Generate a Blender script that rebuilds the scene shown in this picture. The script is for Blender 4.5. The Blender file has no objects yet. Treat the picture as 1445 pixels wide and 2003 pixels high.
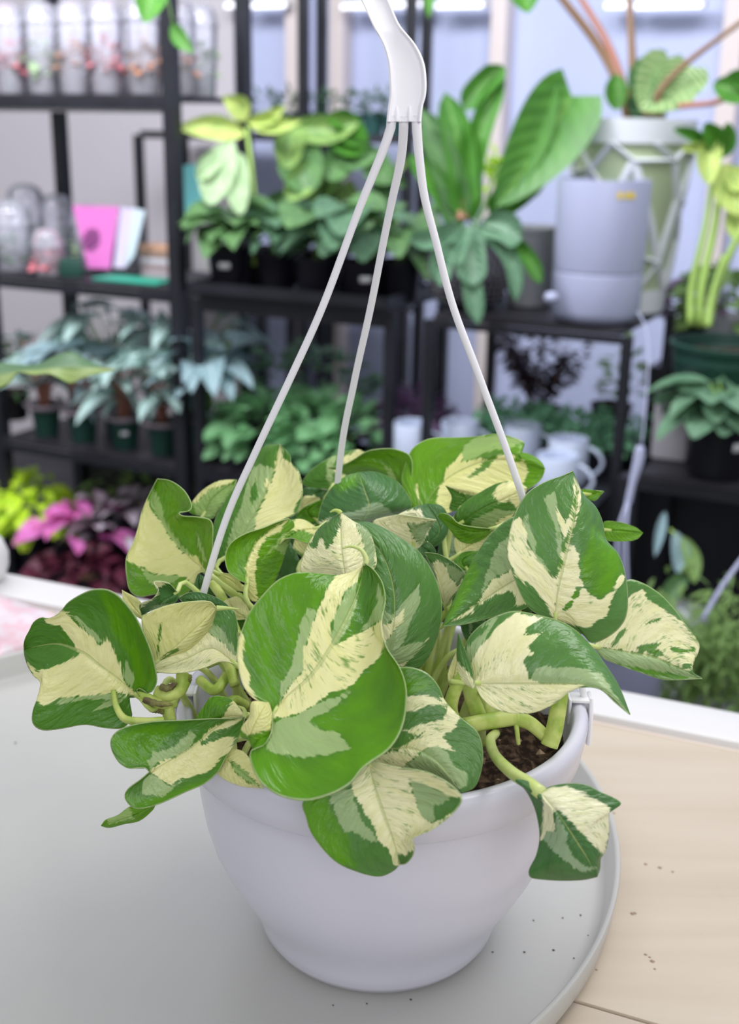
import bpy, bmesh, math, random
import numpy as np
from mathutils import Vector, Matrix, noise as mnoise
random.seed(7)
PI = math.pi
SC = bpy.context.scene
COL = SC.collection
W, H, F = 1445, 2003, 2300.0
PITCH, ROLL, CZ = math.radians(18), math.radians(1.0), 0.506
# ---------------------------------------------------------------- camera
FW = np.array([0, math.cos(PITCH), -math.sin(PITCH)]); UP0 = np.array([0, math.sin(PITCH), math.cos(PITCH)]); R0 = np.array([1., 0, 0])
RT = math.cos(ROLL)*R0 + math.sin(ROLL)*UP0; UP = -math.sin(ROLL)*R0 + math.cos(ROLL)*UP0
CAMP = np.array([0, 0, CZ])
cd = bpy.data.cameras.new('camera'); cam = bpy.data.objects.new('camera', cd); COL.objects.link(cam); SC.camera = cam
cd.sensor_fit = 'VERTICAL'; cd.sensor_height = 36; cd.lens = 36*F/H; cd.clip_start = .02; cd.clip_end = 60
cam.matrix_world = Matrix(((RT[0], UP[0], -FW[0], 0), (RT[1], UP[1], -FW[1], 0), (RT[2], UP[2], -FW[2], CZ), (0, 0, 0, 1)))
cd.dof.use_dof = True; cd.dof.focus_distance = .67; cd.dof.aperture_fstop = cd.lens/6.6
# ---------------------------------------------------------------- light and exposure
wd = bpy.data.worlds.new('world'); SC.world = wd; wd.use_nodes = True
bg = wd.node_tree.nodes['Background']; bg.inputs[0].default_value = (.93, .95, 1, 1); bg.inputs[1].default_value = .42
def area(loc, size, sy, e, col=(1, 1, 1), target=None, spread=180):
    l = bpy.data.lights.new('fill_light', 'AREA'); l.shape = 'RECTANGLE'; l.size = size; l.size_y = sy; l.energy = e; l.color = col
    o = bpy.data.objects.new('fill_light', l); COL.objects.link(o); o.location = loc
    d = (Vector(target) - Vector(loc)) if target else Vector((0, 0, -1)); o.rotation_euler = d.to_track_quat('-Z', 'Y').to_euler()
    return o
area((.2, -1.7, 1.25), 2.2, 1.2, 17, (.98, .97, 1), (0, .7, .1))  # added fill from behind the camera, lifts the upright faces
area((.52, .80, 1.15), .8, .4, 5.2, (1, .99, .97), (.15, .68, .1))  # small added lamp, brightens the right side of tray and rim
area((.1, 1.75, 1.7), 2.2, .5, 31, (.90, .93, 1), (.4, 3.2, .2))  # added lamp turned away from the table to brighten the right shelves
area((-1.1, 2.0, 1.7), 1.8, .5, 44, (.93, .94, 1), (-1.3, 3.4, .1))  # added lamp that brightens the left shelves and wall
SC.view_settings.view_transform = 'Standard'; SC.view_settings.look = 'None'; SC.view_settings.exposure = .34; SC.view_settings.gamma = 1
SC.cycles.max_bounces = 8; SC.cycles.transparent_max_bounces = 24
# ---------------------------------------------------------------- placing helpers
def ray(x, y): return FW + RT*(x-W/2)/F - UP*(y-H/2)/F
def D(x, y, d): return CAMP + ray(x, y)*d
def onz(x, y, z): v = ray(x, y); return CAMP + v*(z-CZ)/v[2]
AN = math.radians(26); U = np.array([math.cos(AN), -math.sin(AN), 0]); N = np.array([math.sin(AN), math.cos(AN), 0]); C0 = 2.3283
def S(u, o, z): return U*u + N*(C0+o) + np.array([0, 0, z])          # shelving frame: along, away, height
def onS(x, y, o=0.): r = ray(x, y); t = (C0+o-CAMP@N)/(r@N); p = CAMP+r*t; return p
def u_of(x, y, o=0.): return float(onS(x, y, o)@U)
def srgb(r, g, b): return tuple(((c/255)/12.92 if c/255 <= .04045 else ((c/255+.055)/1.055)**2.4) for c in (r, g, b))
# ---------------------------------------------------------------- materials
def mat(name, c, rough=.5, metal=0, spec=.5, trans=0, ior=1.45, emis=None, es=0, alpha=1, noise=None, bump=None, coat=0):
    m = bpy.data.materials.new(name); m.use_nodes = True; nt = m.node_tree; b = nt.nodes['Principled BSDF']
    I = b.inputs; I['Base Color'].default_value = (*c, 1); I['Roughness'].default_value = rough; I['Metallic'].default_value = metal
    I['Specular IOR Level'].default_value = spec; I['Transmission Weight'].default_value = trans; I['IOR'].default_value = ior; I['Alpha'].default_value = alpha
    I['Coat Weight'].default_value = coat
    if emis: I['Emission Color'].default_value = (*emis, 1); I['Emission Strength'].default_value = es
    if noise or bump:
        tc = nt.nodes.new('ShaderNodeTexCoord')
    if noise:   # (scale, second colour, low, high)
        n = nt.nodes.new('ShaderNodeTexNoise'); n.inputs['Scale'].default_value = noise[0]; n.inputs['Detail'].default_value = 5
        r = nt.nodes.new('ShaderNodeMapRange'); r.inputs[1].default_value = noise[2]; r.inputs[2].default_value = noise[3]
        mx = nt.nodes.new('ShaderNodeMix'); mx.data_type = 'RGBA'; mx.inputs[6].default_value = (*c, 1); mx.inputs[7].default_value = (*noise[1], 1)
        L = nt.links.new; L(tc.outputs['Object'], n.inputs['Vector']); L(n.outputs['Fac'], r.inputs[0]); L(r.outputs[0], mx.inputs[0]); L(mx.outputs[2], I['Base Color'])
    if bump:    # (scale, strength, distance)
        n = nt.nodes.new('ShaderNodeTexNoise'); n.inputs['Scale'].default_value = bump[0]; n.inputs['Detail'].default_value = 6
        bp = nt.nodes.new('ShaderNodeBump'); bp.inputs['Strength'].default_value = bump[1]; bp.inputs['Distance'].default_value = bump[2]
        nt.links.new(tc.outputs['Object'], n.inputs['Vector']); nt.links.new(n.outputs['Fac'], bp.inputs['Height']); nt.links.new(bp.outputs[0], I['Normal'])
    return m
def math_node(nt, op, a, b=None, c=None, clamp=False):
    n = nt.nodes.new('ShaderNodeMath'); n.operation = op; n.use_clamp = clamp
    for i, v in enumerate((a, b, c)):
        if v is None: continue
        if isinstance(v, (int, float)): n.inputs[i].default_value = v
        else: nt.links.new(v, n.inputs[i])
    return n.outputs[0]
def mixc(nt, f, a, b):
    n = nt.nodes.new('ShaderNodeMix'); n.data_type = 'RGBA'
    for i, v in ((0, f), (6, a), (7, b)):
        if isinstance(v, (int, float)): n.inputs[i].default_value = v
        elif isinstance(v, tuple): n.inputs[i].default_value = (*v, 1)
        else: nt.links.new(v, n.inputs[i])
    return n.outputs[2]
def leaf_base(name, build, rough=.35, tl=.28, bumpd=.0012):
    """leaf material; build(nt, uvx, uvy, tex) returns (colour, height)"""
    m = bpy.data.materials.new(name); m.use_nodes = True; nt = m.node_tree; b = nt.nodes['Principled BSDF']
    uv = nt.nodes.new('ShaderNodeUVMap'); uv.uv_map = 'leafuv'
    sx = nt.nodes.new('ShaderNodeSeparateXYZ'); nt.links.new(uv.outputs[0], sx.inputs[0])
    def tex(ax, ay, seed=0., detail=2.0, src=None):
        cb = nt.nodes.new('ShaderNodeCombineXYZ'); x, y = src or (sx.outputs[0], sx.outputs[1])
        nt.links.new(math_node(nt, 'MULTIPLY', x, ax), cb.inputs[0]); nt.links.new(math_node(nt, 'MULTIPLY', y, ay), cb.inputs[1])
        at = nt.nodes.new('ShaderNodeAttribute'); at.attribute_name = 'seed'
        nt.links.new(math_node(nt, 'ADD', at.outputs['Fac'], seed), cb.inputs[2])
        n = nt.nodes.new('ShaderNodeTexNoise'); n.inputs['Scale'].default_value = 1; n.inputs['Detail'].default_value = detail
        nt.links.new(cb.outputs[0], n.inputs['Vector']); return n.outputs['Fac']
    col, h = build(nt, sx.outputs[0], sx.outputs[1], tex)
    nt.links.new(col, b.inputs['Base Color']); b.inputs['Roughness'].default_value = rough; b.inputs['Specular IOR Level'].default_value = .45
    bp = nt.nodes.new('ShaderNodeBump'); bp.inputs['Strength'].default_value = .55; bp.inputs['Distance'].default_value = bumpd
    nt.links.new(h, bp.inputs['Height']); nt.links.new(bp.outputs[0], b.inputs['Normal'])
    t = nt.nodes.new('ShaderNodeBsdfTranslucent'); nt.links.new(col, t.inputs['Color'])
    ms = nt.nodes.new('ShaderNodeMixShader'); ms.inputs[0].default_value = tl
    nt.links.new(b.outputs[0], ms.inputs[1]); nt.links.new(t.outputs[0], ms.inputs[2])
    nt.links.new(ms.outputs[0], nt.nodes['Material Output'].inputs[0]); return m
CREAM, PALE, GREEN, LIME = srgb(250, 247, 180), srgb(178, 206, 134), srgb(86, 142, 42), srgb(98, 160, 14)
def variegated(name, cream=CREAM, pale=PALE, green=GREEN, lime=LIME):
    def build(nt, s, v, tex):
        def attr(n):
            a = nt.nodes.new('ShaderNodeAttribute'); a.attribute_name = n; return a.outputs['Fac']
        av = math_node(nt, 'ABSOLUTE', v)
        big = math_node(nt, 'SUBTRACT', tex(22, 3, 0, 3), .5); fine = math_node(nt, 'SUBTRACT', tex(85, 7, 3, 3), .5)
        pert = math_node(nt, 'ADD', math_node(nt, 'MULTIPLY', big, 15), math_node(nt, 'MULTIPLY', fine, 12))
        def mask(n, soft=1.3, k=1.0):
            x = math_node(nt, 'ADD', attr(n), math_node(nt, 'MULTIPLY', pert, k))
            return math_node(nt, 'DIVIDE', math_node(nt, 'ADD', x, soft), 2*soft, clamp=True)
        mc, mp, ml = mask('cream'), mask('pale'), mask('lime', 6, .8)
        tone = tex(6, 3, 9, 4)
        g = mixc(nt, ml, green, lime)
        g = mixc(nt, math_node(nt, 'MULTIPLY', math_node(nt, 'SUBTRACT', tone, .42, clamp=True), 2.2, clamp=True), g, tuple(c*.74 for c in green))
        cc = mixc(nt, math_node(nt, 'MULTIPLY', math_node(nt, 'SUBTRACT', tex(14, 3, 5, 3), .45, clamp=True), 3, clamp=True), cream, tuple(c*k for c, k in zip(cream, (.90, .93, .74))))
        c = mixc(nt, mp, g, mixc(nt, tone, pale, tuple(x*.82 for x in pale)))
        c = mixc(nt, mc, c, cc)
        # green speckles running along the veins inside the cream
        sp = math_node(nt, 'ADD', math_node(nt, 'MULTIPLY', tex(105, 9, 14, 5), .7), math_node(nt, 'MULTIPLY', tex(16, 4, 31, 3), .55)); th = math_node(nt, 'SUBTRACT', .82, math_node(nt, 'MULTIPLY', attr('speck'), .13))
        ms = math_node(nt, 'MULTIPLY', math_node(nt, 'SUBTRACT', sp, th), 7, clamp=True)
        ms = math_node(nt, 'MULTIPLY', ms, math_node(nt, 'MAXIMUM', mc, mp))
        c = mixc(nt, math_node(nt, 'MULTIPLY', ms, .85), c, mixc(nt, tone, lime, green))
        # pale midrib and thin pale margin
        rib = math_node(nt, 'MULTIPLY', math_node(nt, 'SUBTRACT', .022, av), 70, clamp=True)
        c = mixc(nt, math_node(nt, 'MULTIPLY', rib, .55), c, srgb(190, 205, 125))
        edge = math_node(nt, 'MULTIPLY', math_node(nt, 'SUBTRACT', av, .978), 60, clamp=True)
        c = mixc(nt, math_node(nt, 'MULTIPLY', edge, .6), c, srgb(205, 220, 160))
        w = math_node(nt, 'SINE', math_node(nt, 'MULTIPLY', s, 75))
        h = math_node(nt, 'ADD', math_node(nt, 'MULTIPLY', w, .10), math_node(nt, 'MULTIPLY', tex(26, 5, 20, 3), 1.3))
        h = math_node(nt, 'SUBTRACT', h, math_node(nt, 'MULTIPLY', rib, .4))
        return c, h
    return leaf_base(name, build, .23, .14, .0018)
def plain_leaf(name, c1, c2, rib=None, ribw=.04, stripes=0, edge=None, rough=.4, tl=.25):
    c1, c2 = [tuple(min(.85, x*1.30+.012) for x in c) for c in (c1, c2)]
    def build(nt, s, v, tex):
        av = math_node(nt, 'ABSOLUTE', v)
        c = mixc(nt, math_node(nt, 'MULTIPLY', math_node(nt, 'SUBTRACT', tex(5, 2.2, 0, 3), .38), 3.2, clamp=True), c1, c2)
        w = math_node(nt, 'SINE', math_node(nt, 'MULTIPLY', s, 48))
        if stripes: c = mixc(nt, math_node(nt, 'MULTIPLY', math_node(nt, 'GREATER_THAN', w, .55), stripes), c, rib)
        if rib: c = mixc(nt, math_node(nt, 'MULTIPLY', math_node(nt, 'LESS_THAN', av, ribw), .7), c, rib)
        if edge: c = mixc(nt, math_node(nt, 'MULTIPLY', math_node(nt, 'SUBTRACT', av, .6), 4, clamp=True), c, edge)
        return c, w
    return leaf_base(name, build, rough, tl, .001)
# ---------------------------------------------------------------- object helpers
def thing(name, label, cat, loc=(0, 0, 0), rz=0, group=None):
    o = bpy.data.objects.new(name, None); o.empty_display_size = .03; COL.objects.link(o)
    o.location = tuple(map(float, loc)); o.rotation_euler = (0, 0, rz); o['label'] = label; o['category'] = cat
    if group: o['group'] = group
    return o
def tag(o, label, cat, group=None, kind=None):
    o['label'] = label; o['category'] = cat
    if group: o['group'] = group
    if kind: o['kind'] = kind
    return o
class MB:
    def __init__(s): s.v = []; s.f = []; s.m = []; s.uv = []; s.att = {}
    def add(s, vs, fs, mi=0, uvs=None):
        k = len(s.v); s.v += [tuple(map(float, p)) for p in vs]; s.f += [tuple(k+i for i in f) for f in fs]; s.m += [mi]*len(fs)
        s.uv += list(uvs) if uvs is not None else [(0., 0.)]*len(vs)
    def box(s, lo, hi, mi=0, fr=None, bev=0):
        (a, b, c), (d, e, f) = lo, hi
        if bev > 0:
            bm = bmesh.new(); bmesh.ops.create_cube(bm, size=1)
            for v in bm.verts: v.co = Vector(((a+d)/2+v.co.x*(d-a), (b+e)/2+v.co.y*(e-b), (c+f)/2+v.co.z*(f-c)))
            bmesh.ops.bevel(bm, geom=bm.edges[:], offset=bev, segments=2, affect='EDGES', profile=.5); bm.verts.index_update()
            vs = [v.co[:] for v in bm.verts]; fs = [tuple(v.index for v in q.verts) for q in bm.faces]; bm.free()
        else:
            vs = [(a, b, c), (d, b, c), (d, e, c), (a, e, c), (a, b, f), (d, b, f), (d, e, f), (a, e, f)]
            fs = [(0, 3, 2, 1), (4, 5, 6, 7), (0, 1, 5, 4), (1, 2, 6, 5), (2, 3, 7, 6), (3, 0, 4, 7)]
        if fr: vs = [fr(*p) for p in vs]
        s.add(vs, fs, mi); return s
    def lathe(s, prof, n=48, c=(0, 0, 0), mi=0, sq=None):
        vs = []; fs = []; k = len(prof)
        for j in range(n):
            a = 2*PI*j/n
            for r, z in prof: vs.append((c[0]+r*math.cos(a), c[1]+r*math.sin(a), c[2]+z))
        for j in range(n):
            for i in range(k-1): fs.append((j*k+i, ((j+1) % n)*k+i, ((j+1) % n)*k+i+1, j*k+i+1))
        s.add(vs, fs, mi); return s
    def tube(s, pts, rad, n=8, mi=0, cap=True, flat=1.0):
        pts = [Vector(p) for p in pts]; m = len(pts)
        if not hasattr(rad, '__len__'): rad = [rad]*m
        t0 = (pts[1]-pts[0]).normalized(); ref = Vector((0, 0, 1)) if abs(t0.z) < .9 else Vector((0, 1, 0))
        nrm = (ref - t0*ref.dot(t0)).normalized(); vs = []; fs = []
        for i, p in enumerate(pts):
            t = (pts[min(i+1, m-1)]-pts[max(i-1, 0)]).normalized(); nrm = (nrm - t*nrm.dot(t)).normalized(); b = t.cross(nrm)
            for j in range(n):
                a = 2*PI*j/n; vs.append(p + (nrm*math.cos(a)*flat + b*math.sin(a))*rad[i])
        for i in range(m-1):
            for j in range(n): fs.append((i*n+j, i*n+(j+1) % n, (i+1)*n+(j+1) % n, (i+1)*n+j))
        if cap: fs += [tuple(range(n-1, -1, -1)), tuple(range((m-1)*n, m*n))]
        s.add(vs, fs, mi, [(i/m, .5) for i in range(m) for j in range(n)]); return s
    def build(s, name, mats, parent=None, org=(0, 0, 0), smooth=True, seed=None, solid=0, auto=None):
        me = bpy.data.meshes.new(name); ox, oy, oz = org
        me.from_pydata([(x-ox, y-oy, z-oz) for x, y, z in s.v], [], s.f)
        mats = mats if isinstance(mats, (list, tuple)) else [mats]
        for m in mats: me.materials.append(m)
        if len(mats) > 1: me.polygons.foreach_set('material_index', s.m)
        ul = me.uv_layers.new(name='leafuv'); li = np.empty(len(me.loops), dtype=np.int32); me.loops.foreach_get('vertex_index', li)
        ul.data.foreach_set('uv', np.array(s.uv, dtype=np.float32)[li].ravel())
        for k, a in s.att.items():
            at = me.attributes.new(k, 'FLOAT', 'POINT'); at.data.foreach_set('value', np.array(a, dtype=np.float32))
        if seed is not None and 'seed' not in s.att:
            at = me.attributes.new('seed', 'FLOAT', 'POINT'); at.data.foreach_set('value', np.full(len(s.v), seed, dtype=np.float32))
        if smooth: me.polygons.foreach_set('use_smooth', [True]*len(s.f))
        me.update()
        if auto: me.set_sharp_from_angle(angle=math.radians(auto))
        o = bpy.data.objects.new(name, me); COL.objects.link(o)
        if parent: o.parent = parent
        if solid:
            md = o.modifiers.new('thickness', 'SOLIDIFY'); md.thickness = solid; md.offset = 0
        return o
def children(o): return [c for c in bpy.data.objects if c.parent == o]
def dup(root, loc=None, rz=None, label=None, scale=None, parent=None):
    r = root.copy(); COL.objects.link(r)
    if parent: r.parent = parent
    if loc is not None: r.location = tuple(map(float, loc))
    if rz is not None: r.rotation_euler = (0, 0, rz)
    if label: r['label'] = label
    if scale: r.scale = (scale,)*3
    for ch in children(root): dup(ch, parent=r)
    return r
def smooth_path(pts, n):
    """Catmull-Rom through the points, resampled evenly along its length"""
    P = np.array(pts, float); Q = np.vstack([2*P[0]-P[1], P, 2*P[-1]-P[-2]]); out = []
    for i in range(1, len(Q)-2):
        for t in np.linspace(0, 1, 12, endpoint=False):
            a, b, c, d = Q[i-1:i+3]
            out.append(.5*((2*b)+(c-a)*t+(2*a-5*b+4*c-d)*t*t+(3*b-a-3*c+d)*t**3))
    out.append(P[-1]); out = np.array(out); L = np.r_[0, np.cumsum(np.linalg.norm(np.diff(out, axis=0), axis=1))]
    q = np.linspace(0, L[-1], n); return np.stack([np.interp(q, L, out[:, k]) for k in range(P.shape[1])], 1)
def sdf(poly, pts):
    """signed distance to a polygon, positive inside"""
    A = np.array(poly, float); B = np.roll(A, -1, 0); d = np.full(len(pts), 1e9); ins = np.zeros(len(pts), bool)
    for a, b in zip(A, B):
        ab = b-a; t = np.clip(((pts-a)@ab)/(ab@ab+1e-9), 0, 1); d = np.minimum(d, np.linalg.norm(pts-(a+t[:, None]*ab), axis=1))
        c = (a[1] > pts[:, 1]) != (b[1] > pts[:, 1]); x = (b[0]-a[0])*(pts[:, 1]-a[1])/(b[1]-a[1]+1e-12)+a[0]; ins ^= c & (pts[:, 0] < x)
    return np.where(ins, d, -d)
# ================================================================ THE SETTING
def struct(o): o['kind'] = 'structure'; return o
wallm = mat('wall_paint', srgb(196, 204, 236), .8, noise=(1.5, srgb(186, 193, 224), .4, .7)); greyw = mat('wall_panel_grey', srgb(206, 200, 206), .8)
studm = mat('stud_paint', srgb(226, 214, 212), .7); floorm = mat('floor_concrete', srgb(62, 62, 68), .7, noise=(4, srgb(48, 48, 54), .4, .6))
black = mat('black_metal', srgb(26, 27, 33), .42, noise=(12, srgb(34, 35, 42), .4, .7)); blackwood = mat('black_shelf_board', srgb(34, 32, 38), .5, noise=(20, srgb(46, 44, 50), .4, .65))
FS = -.78
fr = lambda x, y, z: S(x, y, z)
struct(MB().box((-6, -5, FS-.05), (3, 2.0, FS), fr=fr).build('floor', floorm, smooth=False))
struct(MB().box((-6, 1.32, FS), (3, 1.4, 2.3), fr=fr).build('wall_back', wallm, smooth=False))
struct(MB().box((-4.2, 1.28, FS), (-2.30, 1.318, 2.3), fr=fr).build('trim_1', greyw, smooth=False))
k = 2
for px, wpx in ((577, 34), (662, 30), (976, 30), (1432, 34)):
    u0 = u_of(px, 100, 1.27); w = wpx/2300*3.9/2
    struct(MB().box((u0-w, 1.25, FS), (u0+w, 1.318, 2.3), fr=fr, bev=.004).build('trim_%d' % k, studm, smooth=False)); k += 1
# ---- table
TD = np.array([.9226, -.3857, 0]); TN = np.array([.3857, .9226, 0]); TB = onz(700, 1245, .01)   # far border line
tf = lambda x, y, z: TB + TD*x + TN*y + np.array([0, 0, z-TB[2]])
tcream = bpy.data.materials.new('cream_board'); tcream.use_nodes = True
nt = tcream.node_tree; bs = nt.nodes['Principled BSDF']; tc = nt.nodes.new('ShaderNodeTexCoord'); mp = nt.nodes.new('ShaderNodeMapping')
mp.inputs['Scale'].default_value = (1.6, 16, 4); mp.inputs['Rotation'].default_value = (0, 0, math.radians(22.7)); nt.links.new(tc.outputs['Object'], mp.inputs[0])
n1 = nt.nodes.new('ShaderNodeTexNoise'); n1.inputs['Scale'].default_value = 2.2; n1.inputs['Detail'].default_value = 6; nt.links.new(mp.outputs[0], n1.inputs['Vector'])
c = mixc(nt, math_node(nt, 'MULTIPLY', math_node(nt, 'SUBTRACT', n1.outputs['Fac'], .35, clamp=True), 2.6, clamp=True), srgb(202, 189, 171), srgb(193, 178, 158))
n2 = nt.nodes.new('ShaderNodeTexNoise'); n2.inputs['Scale'].default_value = 38; n2.inputs['Detail'].default_value = 3; nt.links.new(tc.outputs['Object'], n2.inputs['Vector'])
n3 = nt.nodes.new('ShaderNodeTexNoise'); n3.inputs['Scale'].default_value = 9; nt.links.new(tc.outputs['Object'], n3.inputs['Vector'])
dirt = math_node(nt, 'MULTIPLY', math_node(nt, 'MULTIPLY', math_node(nt, 'SUBTRACT', n2.outputs['Fac'], .66, clamp=True), 9, clamp=True), math_node(nt, 'MULTIPLY', math_node(nt, 'SUBTRACT', n3.outputs['Fac'], .5, clamp=True), 5, clamp=True))
c = mixc(nt, math_node(nt, 'MULTIPLY', dirt, .45), c, srgb(150, 128, 112)); nt.links.new(c, bs.inputs['Base Color']); bs.inputs['Roughness'].default_value = .55
twhite = mat('white_table_edge', srgb(218, 216, 215), .4)
tab = thing('display_table', 'cream boarded table top with a raised white edge, under the round tray', 'table', tf(-.1, -.5, FS))
TO = tuple(tab.location)
yy = -.0
seam0 = onz(1140, 1962, 0); ys = float((seam0-TB)@TN)
b = MB().box((-1.4, ys+.0012, -.03), (1.3, -.056, 0), fr=tf, bev=.0012)
b.box((-1.4, ys-.30, -.03), (1.3, ys-.0012, 0), fr=tf, bev=.0012); b.build('table_top', tcream, tab, TO, auto=40)
b = MB().box((-1.4, -.060, -.05), (1.3, 0, .008), fr=tf, bev=.006); b.build('raised_edge', twhite, tab, TO, auto=40)
MB().box((-1.4, -.0645, -.02), (1.3, -.0603, -.0004+.0012), fr=tf, bev=.0008).build('groove_strip', mat('groove_beige', srgb(214, 200, 188), .7), tab, TO, auto=40)
for x in (-1.3, 1.2):
    for y in (-.1, ys-.22): MB().box((x-.03, y-.03, FS), (x+.03, y+.03, -.031), fr=tf).build('leg', twhite, tab, TO, smooth=False)
# ---- round tray
TX, TY, TR = -.1400, .7570, .3205
traym = mat('tray_white', srgb(190, 189, 184), .36, noise=(6, srgb(185, 185, 181), .4, .7))
b = MB().lathe([(0, .001), (TR-.012, .001), (TR-.004, .003), (TR+.0002, .012), (TR+.0024, .029), (TR+.0018, .0305), (TR-.0003, .0305), (TR-.0018, .029), (TR-.006, .012), (TR-.010, .0068), (TR-.016, .0058), (0, .0058)], 200, (TX, TY, 0))
tray = b.build('round_tray', traym, None, (TX, TY, 0), auto=60); tray.location = (TX, TY, 0)
tag(tray, 'large round white tray with a low upright rim, on the cream table', 'tray')
crumb = mat('soil_crumb', srgb(96, 84, 76), .9); b = MB()
for (x, y) in [(1135, 1790), (1100, 1795), (1082, 1858), (1122, 1874), (1025, 1862), (963, 1862), (717, 1963), (803, 1955), (651, 1966), (850, 1920), (862, 1914), (872, 1908), (846, 1922), (30, 1453), (1043, 1800), (1150, 1830)]:
    p = onz(x, y, .0063); q = random.uniform(.0006, .0011)
    b.add([p+np.array(v)*q for v in [(1.3, 0, 0), (-1, .2, 0), (0, 1, 0), (.2, -1, 0), (0, 0, .8)]], [(0, 2, 4), (2, 1, 4), (1, 3, 4), (3, 0, 4)])
o = b.build('soil_crumbs', crumb, None, smooth=False); tag(o, 'dark soil crumbs scattered on the round tray', 'soil', kind='stuff')
b = MB()
for (x, y) in [(1262, 1690), (1290, 1697), (1241, 1786), (1262, 1867), (1275, 1880), (1280, 1895), (1236, 1787), (1315, 1705), (1166, 1897), (1270, 1872), (1200, 1590)]:
    p = onz(x, y, .0003); q = random.uniform(.0008, .0016)
    b.add([p+np.array(v)*q for v in [(1.3, 0, 0), (-1, .2, 0), (0, 1, 0), (.2, -1, 0), (0, 0, .5)]], [(0, 2, 4), (2, 1, 4), (1, 3, 4), (3, 0, 4)])
o = b.build('soil_crumbs', mat('pale_crumb', srgb(164, 140, 122), .9), None, smooth=False); tag(o, 'soil crumbs on the cream table top right of the tray', 'soil', kind='stuff')
# ---- shelving units
def shelf_unit(label, u0, u1, o0, o1, shelves, ztop, t=.028, name='shelving_unit', lip=.03, back=None):
    c = S((u0+u1)/2, (o0+o1)/2, FS); r = thing(name, label, 'shelf', c, group=None); og = tuple(c)
    for uu in (u0, u1-t):
        for oo in (o0, o1-t): MB().box((uu, oo, FS), (uu+t, oo+t, ztop), fr=fr, bev=.001).build('post', black, r, og, smooth=False)
    for z in shelves:   # z = top of the board
        sh = MB().box((u0+t+.0005, o0+.004, z-.012), (u1-t-.0005, o1-.004, z), fr=fr).build('shelf_board', blackwood, r, og, smooth=False)
        MB().box((u0+t+.0005, o0-.001, z-.012-lip), (u1-t-.0005, o0+.003, z-.0125), fr=fr).build('shelf_lip', black, sh, og, smooth=False)
    if back: MB().box((u0+t, o1-.012, back[0]), (u1-t, o1-.004, back[1]), fr=fr).build('shade_backing', black, r, og, smooth=False)  # black sheet added to stand in for the darkness of the lower tier
    return r
shelf_unit('tall black metal shelving at the left with clear cups on its upper shelves', -2.262, -1.64, -.01, .33, (.575, .14, -.295, -.69), 1.5, .032, lip=.022, back=(-.76, -.36))
for r_ in [o for o in bpy.data.objects if o.get('category') == 'shelf']: MB().box((-2.22, .02, .535), (-1.68, .05, .5615), fr=fr, bev=.003).build('under_shelf_light', twhite, r_, tuple(r_.location), auto=40)
shelf_unit('low black shelving under the row of black plant pots, middle of the wall', -1.618, -1.085, 0, .32, (.135, -.285, -.69), .122, .024, back=(-.76, -.32))
shelf_unit('low black shelving carrying the white self-watering pot, above the mugs', -.995, -.552, -.04, .36, (.14, -.212, -.69), .127, .020, lip=.016, back=(-.76, -.26))
shelf_unit('low black stand at the right edge holding the grey box', -.535, .12, -.12, .26, (-.12, -.62), -.133, .04, name='plant_stand', lip=.022, back=(-.6, -.2))
ZR = float(onS(640, 262, .93)[2]); UA, UB, UC, UD = u_of(262, 237, .93), u_of(574, 262, .93), u_of(584, 100, .93), u_of(806, 262, .93)
shelf_unit('low thin-legged black rack against the wall behind the cards', UA, UB, .92, 1.2, (ZR, -.02, -.5), ZR-.013, .025, name='wall_rack', lip=.012, back=(-.76, -.5))
shelf_unit('tall black rack against the wall behind the white hanger', UC, UD, .92, 1.06, (ZR, -.02, -.5), 1.5, .028, name='wall_rack', lip=.012, back=(-.76, -.5))
# long dark ledge joining the low units
def black_tray(label, u0, u1, o0, o1, z, h=.028, m=black):
    c = S((u0+u1)/2, (o0+o1)/2, z); b = MB(); b.box((u0, o0, z), (u1, o1, z+.004), fr=fr)
    for lo, hi in (((u0, o0, z), (u1, o0+.004, z+h)), ((u0, o1-.004, z), (u1, o1, z+h)), ((u0, o0, z), (u0+.004, o1, z+h)), ((u1-.004, o0, z), (u1, o1, z+h))): b.box(lo, hi, fr=fr)
    o = b.build('plant_tray', m, None, tuple(c), smooth=False); o.location = tuple(c); return tag(o, label, 'tray')
black_tray('shallow black tray under the black pots on the middle shelf', -1.60, -1.09, -.03, .25, .136)
black_tray('black tray holding the leafy green plant on the lower middle shelf', -1.56, -1.13, .03, .28, -.284)
# LED strips on the wall
ledm = mat('lamp_tube', (.9, .92, 1), .3, emis=(.88, .9, 1), es=1.5)
for i, (xa, xb) in enumerate(((440, 466), (480, 560), (667, 832), (850, 946), (1182, 1228), (1240, 1375))):
    ua, ub = u_of(xa, 10, 1.2), u_of(xb, 10, 1.2); z = float(onS((xa+xb)/2, 12, 1.2)[2]); c = S((ua+ub)/2, 1.2, z)
    r = thing('strip_light', 'slim white strip light high on the wall, ' + ['shortest one, leftmost', 'second from the left', 'third, longest, behind the hanger', 'fourth, just right of the hanger', 'short one between the brown stalks', 'rightmost one'][i], 'light', c, group='strip lights along the back wall')
    MB().box((ua, 1.205, z-.002), (ub, 1.249, z+.020), fr=fr).build('housing', twhite, r, tuple(c), smooth=False)
    MB().tube([S(ua+.004, 1.197, z), S(ub-.004, 1.197, z)], .0065, 12).build('lamp_tube', ledm, r, tuple(c))
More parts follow.
